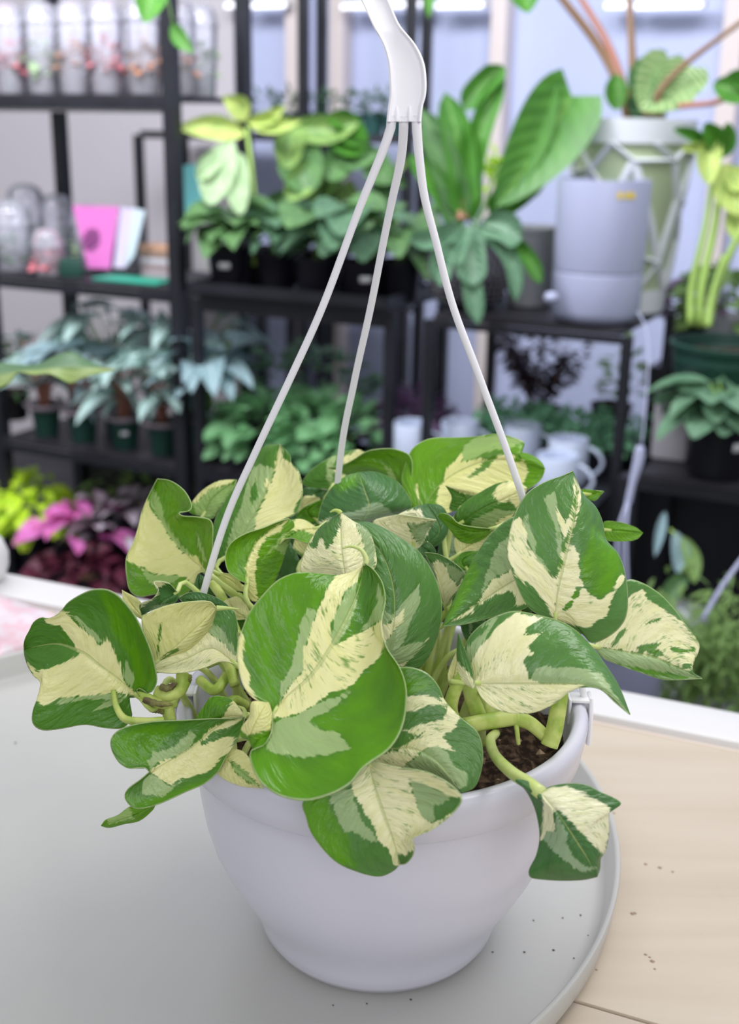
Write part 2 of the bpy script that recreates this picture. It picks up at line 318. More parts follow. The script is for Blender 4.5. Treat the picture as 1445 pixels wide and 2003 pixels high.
# ================================================================ THE PLANT
POTC = onz(738, 1800, .006); PX, PY = float(POTC[0]), .660
plant = thing('hanging_plant_pot', 'white hanging pot with a bushy green and cream marbled plant, on the tray', 'plant', (PX, PY, .006))
PORG = (PX, PY, .006)
pot_white = mat('pot_white_plastic', srgb(219, 218, 230), .26, spec=.55, noise=(9, srgb(214, 213, 225), .4, .7))
prof = [(0, 0), (.066, 0), (.0725, .003), (.0765, .009), (.0785, .016), (.0805, .022), (.0835, .029), (.0885, .038), (.0945, .048), (.1008, .060), (.1068, .074), (.1110, .090), (.1138, .108), (.1155, .126), (.1165, .1405),
        (.1170, .1410), (.1170, .1400), (.1222, .1395), (.1238, .1415), (.1252, .150), (.1262, .157), (.1266, .161), (.1252, .1645), (.1222, .1662), (.1190, .1655), (.1172, .1630), (.1160, .155), (.1130, .130), (.100, .125), (0, .125)]
b = MB().lathe(prof, 128, PORG); pot = b.build('pot', pot_white, plant, PORG, auto=50)
seam = MB().lathe([(.1146, .1295), (.1151, .1297), (.1153, .1303), (.1149, .1306)], 96, PORG).build('moulding_line', pot_white, pot, PORG)
# soil
def soil_mat(name, c1, c2, sc=160):
    return mat(name, c1, .95, spec=.15, noise=(sc, c2, .45, .62), bump=(sc*.6, 1, .004))
soilm = soil_mat('potting_soil', srgb(40, 30, 24), srgb(92, 74, 58))
b = MB(); vs = []; fs = []; nr, na = 26, 90
for i in range(nr+1):
    for j in range(na):
        r = .1145*i/nr; a = 2*PI*j/na; x, y = r*math.cos(a), r*math.sin(a)
        h = .136 + .010*mnoise.fractal(Vector((x*45, y*45, 3)), 1, 2, 4) + .004*mnoise.noise(Vector((x*210, y*210, 1)))
        vs.append((PX+x, PY+y, .006+h))
for i in range(nr):
    for j in range(na): fs.append((i*na+j, (i+1)*na+j, (i+1)*na+(j+1) % na, i*na+(j+1) % na))
b.add(vs, fs); b.build('soil', soilm, plant, PORG)
perl = mat('bark_crumb', srgb(150, 128, 104), .9); b = MB()
for k in range(90):
    a, r = random.uniform(0, 2*PI), .106*math.sqrt(random.random()); c = Vector((PX+r*math.cos(a), PY+r*math.sin(a), .006+.142)); q = random.uniform(.0012, .0035)
    rot = Matrix.Rotation(random.uniform(0, 6), 3, Vector((random.random(), random.random(), random.random()+.1)).normalized())
    oc = [(1, 0, 0), (-1, 0, 0), (0, 1, 0), (0, -1, 0), (0, 0, .7), (0, 0, -.7)]
    b.add([c+rot@Vector(p)*q*random.uniform(.6, 1.2) for p in oc], [(0, 2, 4), (2, 1, 4), (1, 3, 4), (3, 0, 4), (2, 0, 5), (1, 2, 5), (3, 1, 5), (0, 3, 5)])
o = b.build('soil_crumbs', perl, plant, PORG, smooth=False); o['kind'] = 'stuff'
# hanger
hang_white = mat('hanger_white_plastic', srgb(250, 248, 252), .38)
rows = [(-70, 672, 716), (-35, 690, 735), (0, 706, 760), (26, 718, 771), (52, 730, 784), (86, 748, 812), (121, 758, 829), (156, 761, 834), (185, 762, 833), (208, 759, 827), (225, 757, 825), (238, 756, 824)]
YS = np.array([r[0] for r in rows]); gl = smooth_path([(y, a, c) for y, a, c in rows], 44)
b = MB(); vs = []; fs = []
cross = [(0, .0), (.0, -.0028), (.05, -.0034), (.10, -.0028), (.13, -.0008), (.5, -.0004), (.87, -.0008), (.90, -.0028), (.95, -.0034), (1, -.0028), (1, .0012), (.5, .0022), (0, .0012)]
for y, xa, xb in gl:
    dd = .622 + max(0, (60-y))*.00016
    for t, q in cross: vs.append(D(xa+(xb-xa)*t, y, dd+q))
kc = len(cross)
for i in range(len(gl)-1):
    for j in range(kc): fs.append((i*kc+j, i*kc+(j+1) % kc, (i+1)*kc+(j+1) % kc, (i+1)*kc+j))
fs += [tuple(range(kc)), tuple(range((len(gl)-1)*kc, len(gl)*kc))]
b.add(vs, fs)
for xx in (776, 801): b.tube([D(xx, 208, .6215), D(xx, 222, .621), D(xx, 238, .6215)], [.0006, .0012, .0012], 8)
hanger = b.build('hanger', hang_white, plant, PORG, auto=55)
MB().tube(smooth_path([D(698, -68, .644), D(700, -130, .648), D(690, -200, .652), D(705, -270, .652), D(760, -300, .650), D(815, -265, .648), D(815, -215, .648)], 40), [.006-.0022*i/39 for i in range(40)], 10, flat=.7).build('hook', hang_white, hanger, PORG)
RZ = .006+.163
def rimp(a, r=.1215, z=RZ): return np.array([PX+r*math.cos(a), PY+r*math.sin(a), z])
A0 = D(790, 235, .622)
def dep(p): return float((np.array(p)-CAMP)@FW)
for pl, ang in (([(766, 225), (764, 250), (749, 294), (722, 360), (696, 425), (632, 597), (570, 735), (497, 890), (444, 1010), (398, 1160)], PI+.02),
                ([(789, 225), (789, 250), (784, 311), (768, 385), (751, 467), (724, 605), (692, 750), (664, 908)], PI*.60),
                ([(814, 225), (815, 250), (820, 311), (830, 385), (851, 467), (886, 600), (942, 750), (1021, 970)], -.02)):
    e = rimp(ang, .1285, RZ-.004); de = dep(e); q = e-CAMP; ye = H/2-F*float(q@UP)/de
    pts = [D(x, y, 1/((1/.6225)*(1-(y-225)/(ye-225))+(1/de)*(y-225)/(ye-225))) for x, y in pl] + [e]
    pp = smooth_path(pts, 60); b = MB().tube(pp, [.0027-.0005*min(1, i/9) for i in range(60)], 10, flat=.8)
    s_ = b.build('hanger_strand', hang_white, hanger, PORG)
    c, s2 = math.cos(ang), math.sin(ang); T = np.array([-s2, c, 0]); RR = np.array([c, s2, 0])
    fc = lambda x, y, z: np.array([PX, PY, .006]) + T*x + RR*y + np.array([0, 0, z])
    b = MB().box((-.006, .1272, .138), (.006, .1292, .169), fr=fc, bev=.0008).box((-.006, .1165, .1668), (.006, .1290, .169), fr=fc, bev=.0008).box((-.006, .1148, .152), (.006, .1166, .169), fr=fc, bev=.0006)
    b.tube([fc(-.0085, .1285, .140), fc(-.0085, .1285, .160), fc(-.005, .1285, .169), fc(.005, .1285, .169), fc(.0085, .1285, .160), fc(.0085, .1285, .140)], .0013, 6)
    b.build('rim_clip', hang_white, s_, PORG, auto=40)
# leaves ----------------------------------------------------------
V1 = variegated('marbled_leaf'); V2 = variegated('white_marbled_leaf', srgb(253, 250, 200), srgb(176, 202, 142), srgb(94, 144, 68), srgb(100, 162, 20))
V3 = variegated('yellow_marbled_leaf', srgb(248, 246, 170), srgb(176, 212, 120), srgb(100, 154, 42), srgb(112, 172, 20))
V4 = variegated('dark_marbled_leaf', srgb(248, 246, 208), srgb(166, 194, 150), srgb(78, 128, 66), srgb(100, 162, 34))
petm = mat('leaf_stalk', srgb(212, 224, 146), .42, noise=(60, srgb(184, 206, 104), .4, .65))
CR = {'A': (400, 830, 2.89), 'B': (800, 830, 2.408), 'C': (0, 1130, 2.89), 'D': (400, 1100, 2.89), 'E': (500, 1350, 2.89), 'F': (800, 1300, 2.89),
      'G': (0, 1040, 3.6125), 'H': (0, 850, 2.89), 'I': (1045, 1050, 3.6125), 'P': (0, 0, 1)}
def cv(k, pts):
    x0, y0, s = CR[k]; return np.array([(x0+x/s, y0+y/s) for x, y in pts])
NU, NV = 72, 26
leaf_no = 0
def leaf(k, mid, L, R, d, e=(0, 0), pat=(), m=V1, wave=.0012, speck=0., to=None, lime=False, label=None, nose=0., pet=True):
    """a leaf blade: midrib base to tip, both edges, camera distances (base, middle, tip), edge offsets, pigment areas"""
    global leaf_no
    leaf_no += 1; rnd = random.Random(leaf_no*13); M = smooth_path(cv(k, mid), NU+1); ph = rnd.uniform(0, 6)
    ds = [np.array(smooth_path(cv(k, q), NU+1)) for q in (L, R)]
    us = np.linspace(0, 1, NU+1); dm = np.interp(us, [0, .5, 1], d) if len(d) == 3 else np.interp(us, np.linspace(0, 1, len(d)), d)
    if len(d) == 3: dm = d[0]*(1-us)*(1-2*us) + d[1]*4*us*(1-us) + d[2]*us*(2*us-1)
    vs, uv, px = [], [], []
    nv = 2*NV+1
    for i, u in enumerate(us):
        for j in range(nv):
            v = (j-NV)/NV; a = abs(v); E = ds[0][i] if v < 0 else ds[1][i]; ee = e[0] if v < 0 else e[1]
            w = a**.92; p = M[i]*(1-w)+E*w; env = math.sin(PI*min(1, max(0, u*.96+.02)))**.6
            dd = dm[i] + ee*(a**1.45)*env + wave*(math.sin(u*11+ph+(2 if v < 0 else 0))*a*a + .7*math.sin(v*5+u*6+ph))*env
            dd -= .0016*math.exp(-(a/.06)**2)*-1*env*.6
            vs.append(D(p[0], p[1], dd)); uv.append((u*.92-.30*a+1, v)); px.append(p)
    fs = [(i*nv+j, i*nv+j+1, (i+1)*nv+j+1, (i+1)*nv+j) for i in range(NU) for j in range(nv-1)]
    px = np.array(px); f = {t: np.full(len(px), -60.) for t in 'cplg'}; sp = np.full(len(px), float(speck))
    if lime: f['l'][:] = 60
    for q in pat:
        t, poly = q[0], q[1]; kk = q[2] if len(q) > 2 else k
        s = sdf(cv(kk, poly), px) if poly is not None else np.full(len(px), 60.)
        if t == 's': sp = np.where(s > 0, 1.15, sp); continue
        f[t] = np.maximum(f[t], s)
        for o_ in 'cplg':
            if o_ != t: f[o_] = np.minimum(f[o_], -s)
    b = MB(); b.add(vs, fs, 0, uv); b.att = {'cream': f['c'], 'pale': f['p'], 'lime': f['l'], 'speck': sp, 'seed': np.full(len(px), leaf_no*1.37)}
    o = b.build('leaf', m, plant, PORG, solid=.00055)
    if label: o['label'] = label
    if pet:
        p0 = np.array(vs[NV]); p1 = np.array(vs[3*nv+NV]); t0 = p0-p1; t0 /= np.linalg.norm(t0)+1e-9
        if to is not None: tgt = np.array(to)
        else:
            a, r = rnd.uniform(0, 6.28), rnd.uniform(.01, .06); c = np.array([PX, PY, .146]); dv = p0-c; dv[2] = 0
            rr = min(.09, np.linalg.norm(dv)*.55); dv = dv/(np.linalg.norm(dv)+1e-9)*rr; tgt = c+dv+np.array([r*math.cos(a), r*math.sin(a), 0])*.3
        tgt = np.array(tgt, float); mid1 = p0+t0*.012; mid2 = p0*.45+tgt*.55+np.array([0, 0, .02 if p0[2] > tgt[2] else .03])
        pts = smooth_path([p0-t0*.004, p0, mid1, mid2, tgt], 26)
        MB().tube(pts, [.0014+.0012*(i/25) for i in range(26)], 8).build('petiole', petm, o, PORG)
    return o
def rel(x, y, z): return np.array([x, y, z])
# ---- front leaves
leaf('D', [(385, 850), (480, 745), (600, 640), (700, 500), (790, 340), (860, 180), (905, 5)],
     [(385, 850), (368, 800), (330, 792), (270, 765), (215, 690), (185, 560), (188, 450), (215, 370), (250, 285), (310, 205), (400, 110), (480, 68), (545, 56), (640, 62), (740, 72), (830, 55), (905, 5)],
     [(385, 850), (378, 960), (335, 1035), (258, 1070), (268, 1150), (320, 1245), (420, 1318), (560, 1348), (690, 1322), (820, 1255), (900, 1160), (1040, 1060), (1115, 940), (1141, 800), (1136, 690), (1100, 590), (1028, 480), (1000, 350), (1022, 220), (1005, 115), (955, 40), (905, 5)],
     (.605, .618, .648), (-.004, -.030), [
     ('l', None), ('g', [(905, 5), (1000, 100), (1010, 300), (880, 420), (830, 330), (860, 200)]),
     ('p', [(592, 255), (550, 330), (515, 480), (490, 590), (430, 690), (425, 790), (385, 850), (500, 700), (600, 560), (660, 300)]),
     ('p', [(900, 10), (860, 110), (855, 240), (820, 360), (720, 490), (700, 430), (730, 300), (800, 150)]),
     ('p', [(985, 120), (1015, 220), (1000, 340), (880, 420), (840, 420), (930, 320), (975, 220)]),
     ('p', [(385, 905), (520, 865), (640, 800), (830, 720), (800, 775), (700, 840), (590, 895), (660, 945), (760, 965), (790, 1010), (830, 1052), (700, 1095), (560, 1105), (430, 1085), (340, 1062), (372, 980)]),
     ('c', [(390, 850), (480, 700), (560, 610), (565, 500), (605, 380), (640, 265), (700, 150), (740, 80), (905, 0), (860, 110), (800, 160), (740, 280), (715, 380), (718, 490), (800, 440), (900, 390), (995, 330), (1018, 480), (960, 570), (880, 640), (830, 700), (700, 745), (620, 805), (520, 860), (385, 880)]),
     ('c', [(175, 560), (180, 450), (215, 375), (222, 480), (225, 560), (255, 640), (252, 700), (300, 790), (240, 745), (195, 690)]),
     ('s', [(560, 300), (900, 60), (760, 300), (1000, 380), (760, 760), (430, 880), (600, 560)])],
     V1, .0014, .25, to=rel(PX-.05, PY-.05, .15))
leaf('D', [(250, 1000), (290, 900), (350, 800)],
     [(250, 1000), (205, 985), (212, 930), (255, 870), (262, 800), (290, 785), (350, 792)],
     [(250, 1000), (285, 1062), (345, 1030), (380, 950), (380, 860), (365, 800), (350, 790)], (.596, .592, .598), (.004, .006), pet=False, pat=[
     ('c', [(200, 760), (400, 760), (400, 940), (320, 960), (240, 975), (200, 940)])], m=V3, wave=.0004, speck=.1, lime=True)
leaf('E', [(640, 392), (660, 500), (720, 690), (780, 850), (812, 985)],
     [(640, 392), (540, 470), (400, 560), (268, 628), (285, 720), (310, 800), (380, 900), (470, 982), (600, 1035), (700, 1052), (775, 1022), (812, 985)],
     [(640, 392), (730, 420), (800, 436), (940, 456), (1050, 500), (1130, 558), (1166, 620), (1110, 700), (1000, 785), (890, 835), (897, 880), (888, 935), (850, 980), (812, 985)],
     (.600, .588, .592), (.006, -.020), [
     ('l', [(268, 620), (400, 560), (420, 650), (520, 800), (560, 1000), (380, 960), (270, 760)]),
     ('p', [(545, 560), (560, 640), (600, 740), (660, 790), (690, 860), (640, 850), (560, 800), (500, 800), (440, 680), (420, 590), (500, 560)]),
     ('c', [(540, 510), (600, 440), (640, 392), (800, 436), (940, 458), (1050, 500), (1140, 565), (1166, 620), (1110, 700), (1000, 790), (890, 835), (897, 900), (840, 935), (808, 920), (812, 990), (785, 985), (750, 900), (690, 850), (680, 800), (640, 735), (600, 650), (555, 590)]),
     ('p', [(868, 508), (950, 520), (1020, 560), (1100, 600), (1160, 615), (1110, 690), (1050, 712), (1000, 755), (940, 720), (915, 660), (890, 590)]),
     ('g', [(1110, 600), (1170, 600), (1166, 640), (1110, 700), (1035, 735), (1010, 690), (998, 645), (1060, 645), (1090, 612)]),
     ('s', [(600, 450), (1000, 500), (880, 560), (900, 820), (860, 900), (700, 650)])], V2, .0012, .45, to=rel(PX-.02, PY-.04, .15))
leaf('E', [(620, 250), (760, 330), (880, 330), (1020, 400), (1165, 580)],
     [(620, 250), (640, 60), (760, -100), (815, -130), (891, -127), (970, -95), (1032, -25), (1070, 60), (1151, 147), (1250, 232), (1282, 325), (1280, 432), (1240, 545), (1165, 582)],
     [(620, 250), (620, 400), (700, 440), (800, 440), (940, 458), (1050, 498), (1110, 540), (1140, 565), (1165, 582)],
     (.628, .616, .612), (.004, .012), [
     ('l', [(800, -140), (940, -110), (1000, -30), (900, 20), (800, 40)]),
     ('c', [(820, 50), (940, 20), (1060, 50), (1151, 147), (1130, 205), (1040, 265), (1125, 340), (960, 330), (880, 395), (820, 437), (680, 420), (680, 375), (760, 350), (840, 300), (900, 240), (830, 230)]),
     ('g', [(830, 130), (1000, 85), (1080, 100), (1060, 165), (950, 190), (850, 225), (790, 240)]),
     ('g', [(740, 320), (830, 270), (960, 230), (930, 270), (850, 310), (780, 350)]),
     ('p', [(1030, 310), (1085, 350), (1115, 420), (1190, 470), (1192, 545), (1140, 562), (1000, 480), (830, 437), (880, 398), (960, 330)]),
     ('s', [(820, 40), (1150, 140), (1040, 260), (900, 380), (660, 440), (640, 330)])], V2, .0012, .3, to=rel(PX+.01, PY-.03, .15))
leaf('G', [(985, 1165), (840, 1040), (700, 940), (580, 850), (400, 790), (170, 830)],
     [(985, 1165), (965, 1110), (1000, 1110), (1055, 1142), (1100, 1090), (1107, 1010), (1070, 850), (1010, 700), (950, 585), (870, 482), (800, 425), (730, 404), (650, 410), (560, 448), (480, 500), (440, 550), (400, 588), (340, 612), (290, 605), (235, 640), (205, 700), (180, 745), (167, 790), (170, 830)],
     [(985, 1165), (940, 1172), (893, 1180), (922, 1260), (932, 1310), (900, 1365), (850, 1392), (740, 1388), (600, 1365), (450, 1390), (330, 1405), (265, 1390), (228, 1345), (232, 1270), (262, 1185), (286, 1070), (240, 1020), (200, 955), (175, 880), (170, 830)],
     (.668, .660, .668), (-.012, .004), [
     ('l', [(700, 404), (870, 480), (1000, 680), (1110, 1010), (1060, 1140), (950, 1100), (930, 900), (800, 700)]),
     ('c', [(330, 600), (400, 588), (440, 552), (500, 580), (565, 660), (650, 735), (700, 800), (735, 770), (742, 720), (790, 800), (840, 920), (870, 1040), (900, 1085), (985, 1165), (900, 1150), (800, 1135), (600, 1160), (440, 1170), (310, 1230), (260, 1185), (286, 1070), (240, 1020), (195, 925), (262, 990), (350, 960), (430, 940), (500, 905), (590, 858), (530, 822), (530, 790), (470, 725), (420, 670), (330, 640)]),
     ('p', [(435, 552), (540, 598), (640, 690), (735, 775), (700, 795), (640, 735), (560, 660), (490, 590)]),
     ('p', [(893, 905), (925, 980), (945, 1040), (930, 1085), (895, 1075), (862, 1020)]),
     ('p', [(320, 1230), (440, 1178), (600, 1158), (800, 1135), (900, 1165), (780, 1185), (600, 1180), (450, 1210)]),
     ('p', [(660, 1265), (740, 1210), (850, 1180), (860, 1200), (760, 1235)])], V1, .0016, .08, to=rel(PX-.115, PY-.01, .158), label='large marbled leaf hanging out over the tray on the left')
leaf('C', [(872, 482), (980, 400), (1100, 290), (1225, 172)],
     [(872, 482), (832, 380), (800, 240), (840, 200), (930, 160), (1060, 136), (1180, 134), (1225, 172)],
     [(872, 482), (960, 445), (1060, 410), (1130, 350), (1190, 280), (1225, 172)], (.668, .662, .664), (-.008, .008), [('c', None),
     ('g', [(868, 490), (930, 440), (1000, 395), (1010, 405), (950, 445), (890, 485)]), ('g', [(885, 430), (898, 270), (915, 250), (905, 330), (890, 440)])], V3, .0010, .1, to=rel(PX-.09, PY+.0, .15))
leaf('C', [(1332, 490), (1200, 400), (1050, 460), (878, 522)],
     [(1332, 490), (1348, 380), (1330, 205), (1290, 178), (1225, 170), (1110, 290), (960, 420), (880, 490), (878, 522)],
     [(1332, 490), (1250, 474), (1160, 508), (1050, 536), (950, 540), (885, 532), (878, 522)], (.676, .674, .676), (.008, -.004), [('c', None),
     ('p', [(1120, 250), (1345, 250), (1345, 430), (1320, 440), (1260, 370), (1160, 300)]),
     ('g', [(1200, 150), (1350, 150), (1345, 380), (1335, 420), (1270, 310), (1205, 255)]), ('s', [(980, 500), (1200, 400), (1180, 520), (1000, 545)])], V2, .0008, .55, to=rel(PX-.09, PY, .15))
leaf('C', [(1230, 225), (1130, 150), (1010, 112)], [(1230, 225), (1100, 220), (1010, 112)], [(1230, 225), (1300, 180), (1240, 120), (1130, 82), (1060, 86), (1010, 112)], (.690, .690, .690), (0, 0), [], V4, .0006)
leaf('C', [(843, 1098), (950, 1040), (1080, 960), (1190, 870), (1280, 815), (1388, 785)],
     [(843, 1098), (812, 1072), (720, 1076), (655, 1025), (622, 935), (655, 872), (740, 834), (880, 812), (1050, 805), (1200, 797), (1310, 795), (1388, 785)],
     [(843, 1098), (795, 1140), (722, 1195), (704, 1245), (745, 1298), (800, 1306), (900, 1280), (1050, 1212), (1150, 1168), (1230, 1100), (1280, 1010), (1350, 900), (1388, 785)],
     (.632, .640, .640), (-.006, -.008), [
     ('l', [(610, 900), (880, 820), (1000, 830), (900, 960), (830, 1060), (700, 1075)]), ('l', [(700, 1240), (900, 1230), (1200, 1130), (1280, 1010), (1100, 1260), (800, 1320)]),
     ('p', [(1075, 858), (1102, 890), (1070, 965), (1000, 1010), (900, 1045), (850, 1098), (840, 1030), (870, 985), (980, 960), (1050, 900)]),
     ('p', [(850, 1105), (900, 1130), (960, 1180), (1030, 1150), (920, 1235), (800, 1225), (810, 1150)]),
     ('c', [(845, 1100), (900, 1045), (1000, 1010), (1090, 955), (1160, 880), (1210, 840), (1300, 805), (1388, 785), (1300, 850), (1200, 872), (1135, 945), (1250, 905), (1335, 905), (1290, 985), (1200, 1080), (1150, 1112), (1010, 1140), (960, 1180), (900, 1130)])], V1, .0012, .1, pet=False)
leaf('C', [(880, 1275), (760, 1340), (572, 1402)], [(880, 1275), (780, 1290), (730, 1296), (660, 1345), (600, 1368), (572, 1402)], [(880, 1275), (860, 1315), (790, 1372), (700, 1392), (620, 1412), (572, 1402)],
     (.642, .640, .642), (0, .004), [('p', [(600, 1360), (730, 1300), (760, 1360), (620, 1390)])], V3, .0006, 0, lime=True, pet=False)
leaf('C', [(1150, 820), (1260, 790), (1378, 778)], [(1150, 820), (1110, 800), (1150, 730), (1200, 672), (1290, 680), (1340, 720), (1378, 778)], [(1150, 820), (1280, 815), (1378, 778)], (.655, .655, .650), (.006, 0),
     [('c', [(1250, 800), (1300, 720), (1330, 680), (1390, 760), (1385, 800)])], V1, .0004, lime=True)
leaf('D', [(110, 1100), (220, 1190), (330, 1276)], [(110, 1100), (150, 1060), (220, 1070), (280, 1150), (330, 1276)], [(110, 1100), (75, 1160), (90, 1210), (200, 1262), (330, 1276)], (.640, .628, .622), (.004, .008),
     [('c', None), ('p', [(150, 1120), (240, 1180), (320, 1270), (240, 1240), (160, 1170)])], V3, .0006)
leaf('D', [(95, 1150), (40, 1000), (60, 880)], [(95, 1150), (-10, 1100), (-60, 1000), (60, 880)], [(95, 1150), (180, 1080), (160, 960), (60, 880)], (.668, .668, .672), (0, 0), [('c', None), ('p', [(0, 1000), (100, 900), (150, 1100)])], V3, .0006)
# curling young leaf in front of the far-left one
leaf('H', [(1000, 890), (900, 960), (800, 1020)], [(1000, 890), (950, 838), (870, 832), (895, 880), (860, 930), (790, 960), (800, 1020)], [(1000, 890), (1005, 930), (960, 975), (880, 985), (800, 1020)], (.700, .690, .694), (-.010, .006),
     [('c', [(850, 810), (960, 835), (880, 870), (895, 900), (840, 940), (800, 975), (790, 950)]), ('p', [(880, 960), (990, 950), (900, 1000), (810, 1025)])], V4, .0012)
leaf('H', [(830, 1060), (760, 980), (690, 880)], [(830, 1060), (740, 1010), (700, 950), (690, 880)], [(830, 1060), (830, 1000), (780, 930), (690, 880)], (.712, .712, .716), (0, 0), [('c', None)], V3, .0004)
# upper left
leaf('H', [(1165, 772), (1080, 700), (1000, 610), (930, 500), (870, 380), (890, 250)],
     [(1165, 772), (1115, 790), (1085, 870), (1010, 915), (900, 900), (795, 917), (735, 885), (714, 800), (712, 700), (750, 620), (782, 520), (800, 440), (828, 370), (862, 300), (890, 250)],
     [(1165, 772), (1192, 700), (1202, 600), (1196, 492), (1120, 466), (1035, 460), (1012, 440), (1070, 430), (1082, 390), (1040, 315), (965, 262), (890, 250)],
     (.735, .750, .760), (-.008, -.028), [
     ('c', [(828, 360), (800, 440), (775, 520), (745, 620), (710, 700), (790, 755), (840, 800), (950, 812), (1020, 800), (1100, 845), (1165, 772), (1120, 690), (1040, 665), (980, 600), (920, 500), (870, 440), (845, 400)]),
     ('p', [(865, 300), (900, 365), (935, 480), (1000, 590), (1090, 690), (1030, 665), (970, 600), (905, 490), (840, 395)]),
     ('p', [(790, 740), (860, 790), (1020, 795), (985, 845), (850, 850)]), ('p', [(1110, 540), (1140, 620), (1180, 740), (1150, 700), (1120, 620)])], V3, .0014, .06, lime=True, to=rel(PX-.05, PY+.02, .15))
leaf('H', [(1150, 465), (1200, 360), (1338, 256)], [(1150, 465), (1072, 440), (1085, 385), (1150, 310), (1240, 262), (1338, 256)], [(1150, 465), (1205, 472), (1250, 400), (1310, 330), (1338, 256)], (.80, .80, .80), (.004, -.010),
     [('c', [(1070, 360), (1170, 280), (1340, 240), (1290, 290), (1180, 320), (1100, 390)]), ('p', [(1090, 400), (1190, 310), (1300, 280), (1330, 290), (1200, 470), (1110, 460)])], V3, .0008, .7, lime=True)
leaf('A', [(130, 745), (220, 610), (320, 430), (390, 260), (424, 114)],
     [(130, 745), (60, 770), (40, 660), (60, 540), (110, 440), (180, 340), (270, 232), (298, 175), (335, 128), (380, 114), (424, 114)],
     [(130, 745), (210, 720), (300, 640), (430, 545), (510, 510), (545, 440), (555, 370), (535, 270), (492, 220), (486, 180), (458, 142), (424, 114)],
     (.755, .770, .785), (.012, -.004), [
     ('g', None), ('p', [(275, 250), (340, 200), (390, 250), (424, 114), (440, 150), (340, 420), (300, 600), (130, 745), (120, 690), (200, 480)]),
     ('g', [(298, 150), (400, 110), (415, 180), (385, 255), (340, 235), (300, 215)]), ('g', [(255, 420), (290, 300), (300, 400), (270, 470)]),
     ('c', [(424, 114), (440, 190), (495, 225), (535, 280), (555, 370), (500, 510), (440, 545), (275, 620), (305, 480), (355, 390), (340, 330), (350, 310), (380, 340), (410, 180)]), ('g', [(440, 130), (490, 160), (492, 222), (460, 190)])], V1, .0012, .06, to=rel(PX-.05, PY+.02, .15))
leaf('A', [(240, 900), (240, 780), (300, 660), (390, 590), (475, 532)],
     [(240, 900), (180, 872), (130, 825), (117, 740), (150, 670), (230, 618), (330, 585), (410, 552), (475, 532)],
     [(240, 900), (250, 980), (300, 1002), (370, 940), (425, 820), (465, 700), (500, 620), (505, 560), (475, 532)], (.712, .722, .735), (-.010, .010), [
     ('g', [(360, 760), (440, 700), (400, 830), (360, 900), (310, 930), (320, 800)]), ('p', [(300, 800), (440, 620), (500, 600), (450, 740), (390, 700)]),
     ('c', [(240, 900), (232, 800), (290, 665), (380, 590), (475, 528), (430, 600), (350, 640), (300, 720), (285, 830), (300, 1010), (240, 990)])], V3, .0008, .45, lime=True, to=rel(PX-.05, PY-.01, .15))
leaf('A', [(640, 590), (530, 605), (420, 682)], [(640, 590), (560, 540), (480, 545), (440, 590), (420, 682)], [(640, 590), (600, 660), (575, 672), (500, 645), (455, 650), (420, 682)], (.745, .735, .728), (.010, -.006),
     [('c', [(540, 520), (650, 560), (650, 640), (560, 600), (480, 600), (430, 680), (430, 590)])], V3, .0008, .8, lime=True)
leaf('A', [(560, 760), (600, 640), (640, 560)], [(560, 760), (500, 700), (540, 600), (640, 560)], [(560, 760), (660, 720), (680, 620), (640, 560)], (.775, .78, .785), (0, 0), [('c', [(500, 560), (620, 560), (600, 760), (500, 700)])], V3, .0008)
leaf('A', [(60, 838), (150, 880), (222, 945)], [(60, 838), (90, 900), (150, 935), (222, 945)], [(60, 838), (160, 850), (200, 890), (222, 945)], (.745, .745, .745), (0, 0), [('c', None)], V3, .0004)
leaf('A', [(260, 1100), (180, 1060), (130, 990)], [(260, 1100), (150, 1100), (110, 1010), (130, 990)], [(260, 1100), (245, 1040), (190, 975), (130, 990)], (.720, .722, .728), (0, 0), [('c', None)], V1, .0004)
leaf('H', [(1150, 905), (1120, 850), (1130, 790)], [(1150, 905), (1075, 890), (1080, 830), (1130, 790)], [(1150, 905), (1205, 910), (1200, 840), (1130, 790)], (.752, .752, .756), (0, 0), [], V4, .0004)
# top row
leaf('A', [(720, 362), (770, 270), (905, 158)], [(720, 362), (620, 362), (552, 336), (600, 262), (680, 203), (770, 163), (860, 143), (905, 158)], [(720, 362), (790, 330), (860, 250), (905, 190), (905, 158)], (.84, .845, .85), (.004, -.004),
     [('c', [(780, 230), (800, 180), (870, 140), (910, 160), (850, 215), (790, 235)]), ('c', [(740, 250), (800, 290), (780, 330), (740, 300)]), ('p', [(690, 200), (740, 180), (720, 350), (690, 300)]), ('s', [(570, 310), (640, 290), (640, 360), (570, 350)])], V1, .0010, .3)
leaf('A', [(1140, 392), (1080, 290), (950, 225), (820, 222), (698, 246)], [(1140, 392), (1172, 280), (1165, 185), (1100, 146), (1020, 137), (920, 152), (850, 195), (780, 232), (698, 246)], [(1140, 392), (1060, 340), (980, 290), (900, 276), (820, 288), (760, 262), (698, 246)],
     (.80, .81, .815), (-.012, .010), [('p', [(1008, 222), (1060, 260), (1095, 330), (1130, 390), (1060, 330)])], V3, .0010, 0, lime=True)
leaf('A', [(870, 575), (930, 470), (900, 360), (870, 272)], [(870, 575), (740, 572), (648, 566), (652, 480), (682, 410), (730, 345), (800, 293), (870, 272)], [(870, 575), (980, 545), (1100, 508), (1168, 465), (1145, 395), (1085, 322), (1000, 280), (940, 267), (870, 272)],
     (.765, .760, .775), (.006, .022), [('l', [(700, 330), (870, 270), (900, 330), (760, 380)]), ('p', [(740, 520), (880, 480), (930, 450), (985, 440), (1070, 505), (960, 545), (870, 580), (650, 565), (690, 530)]), ('c', [(640, 545), (700, 540), (690, 580), (640, 580)])], V4, .0012, .05)
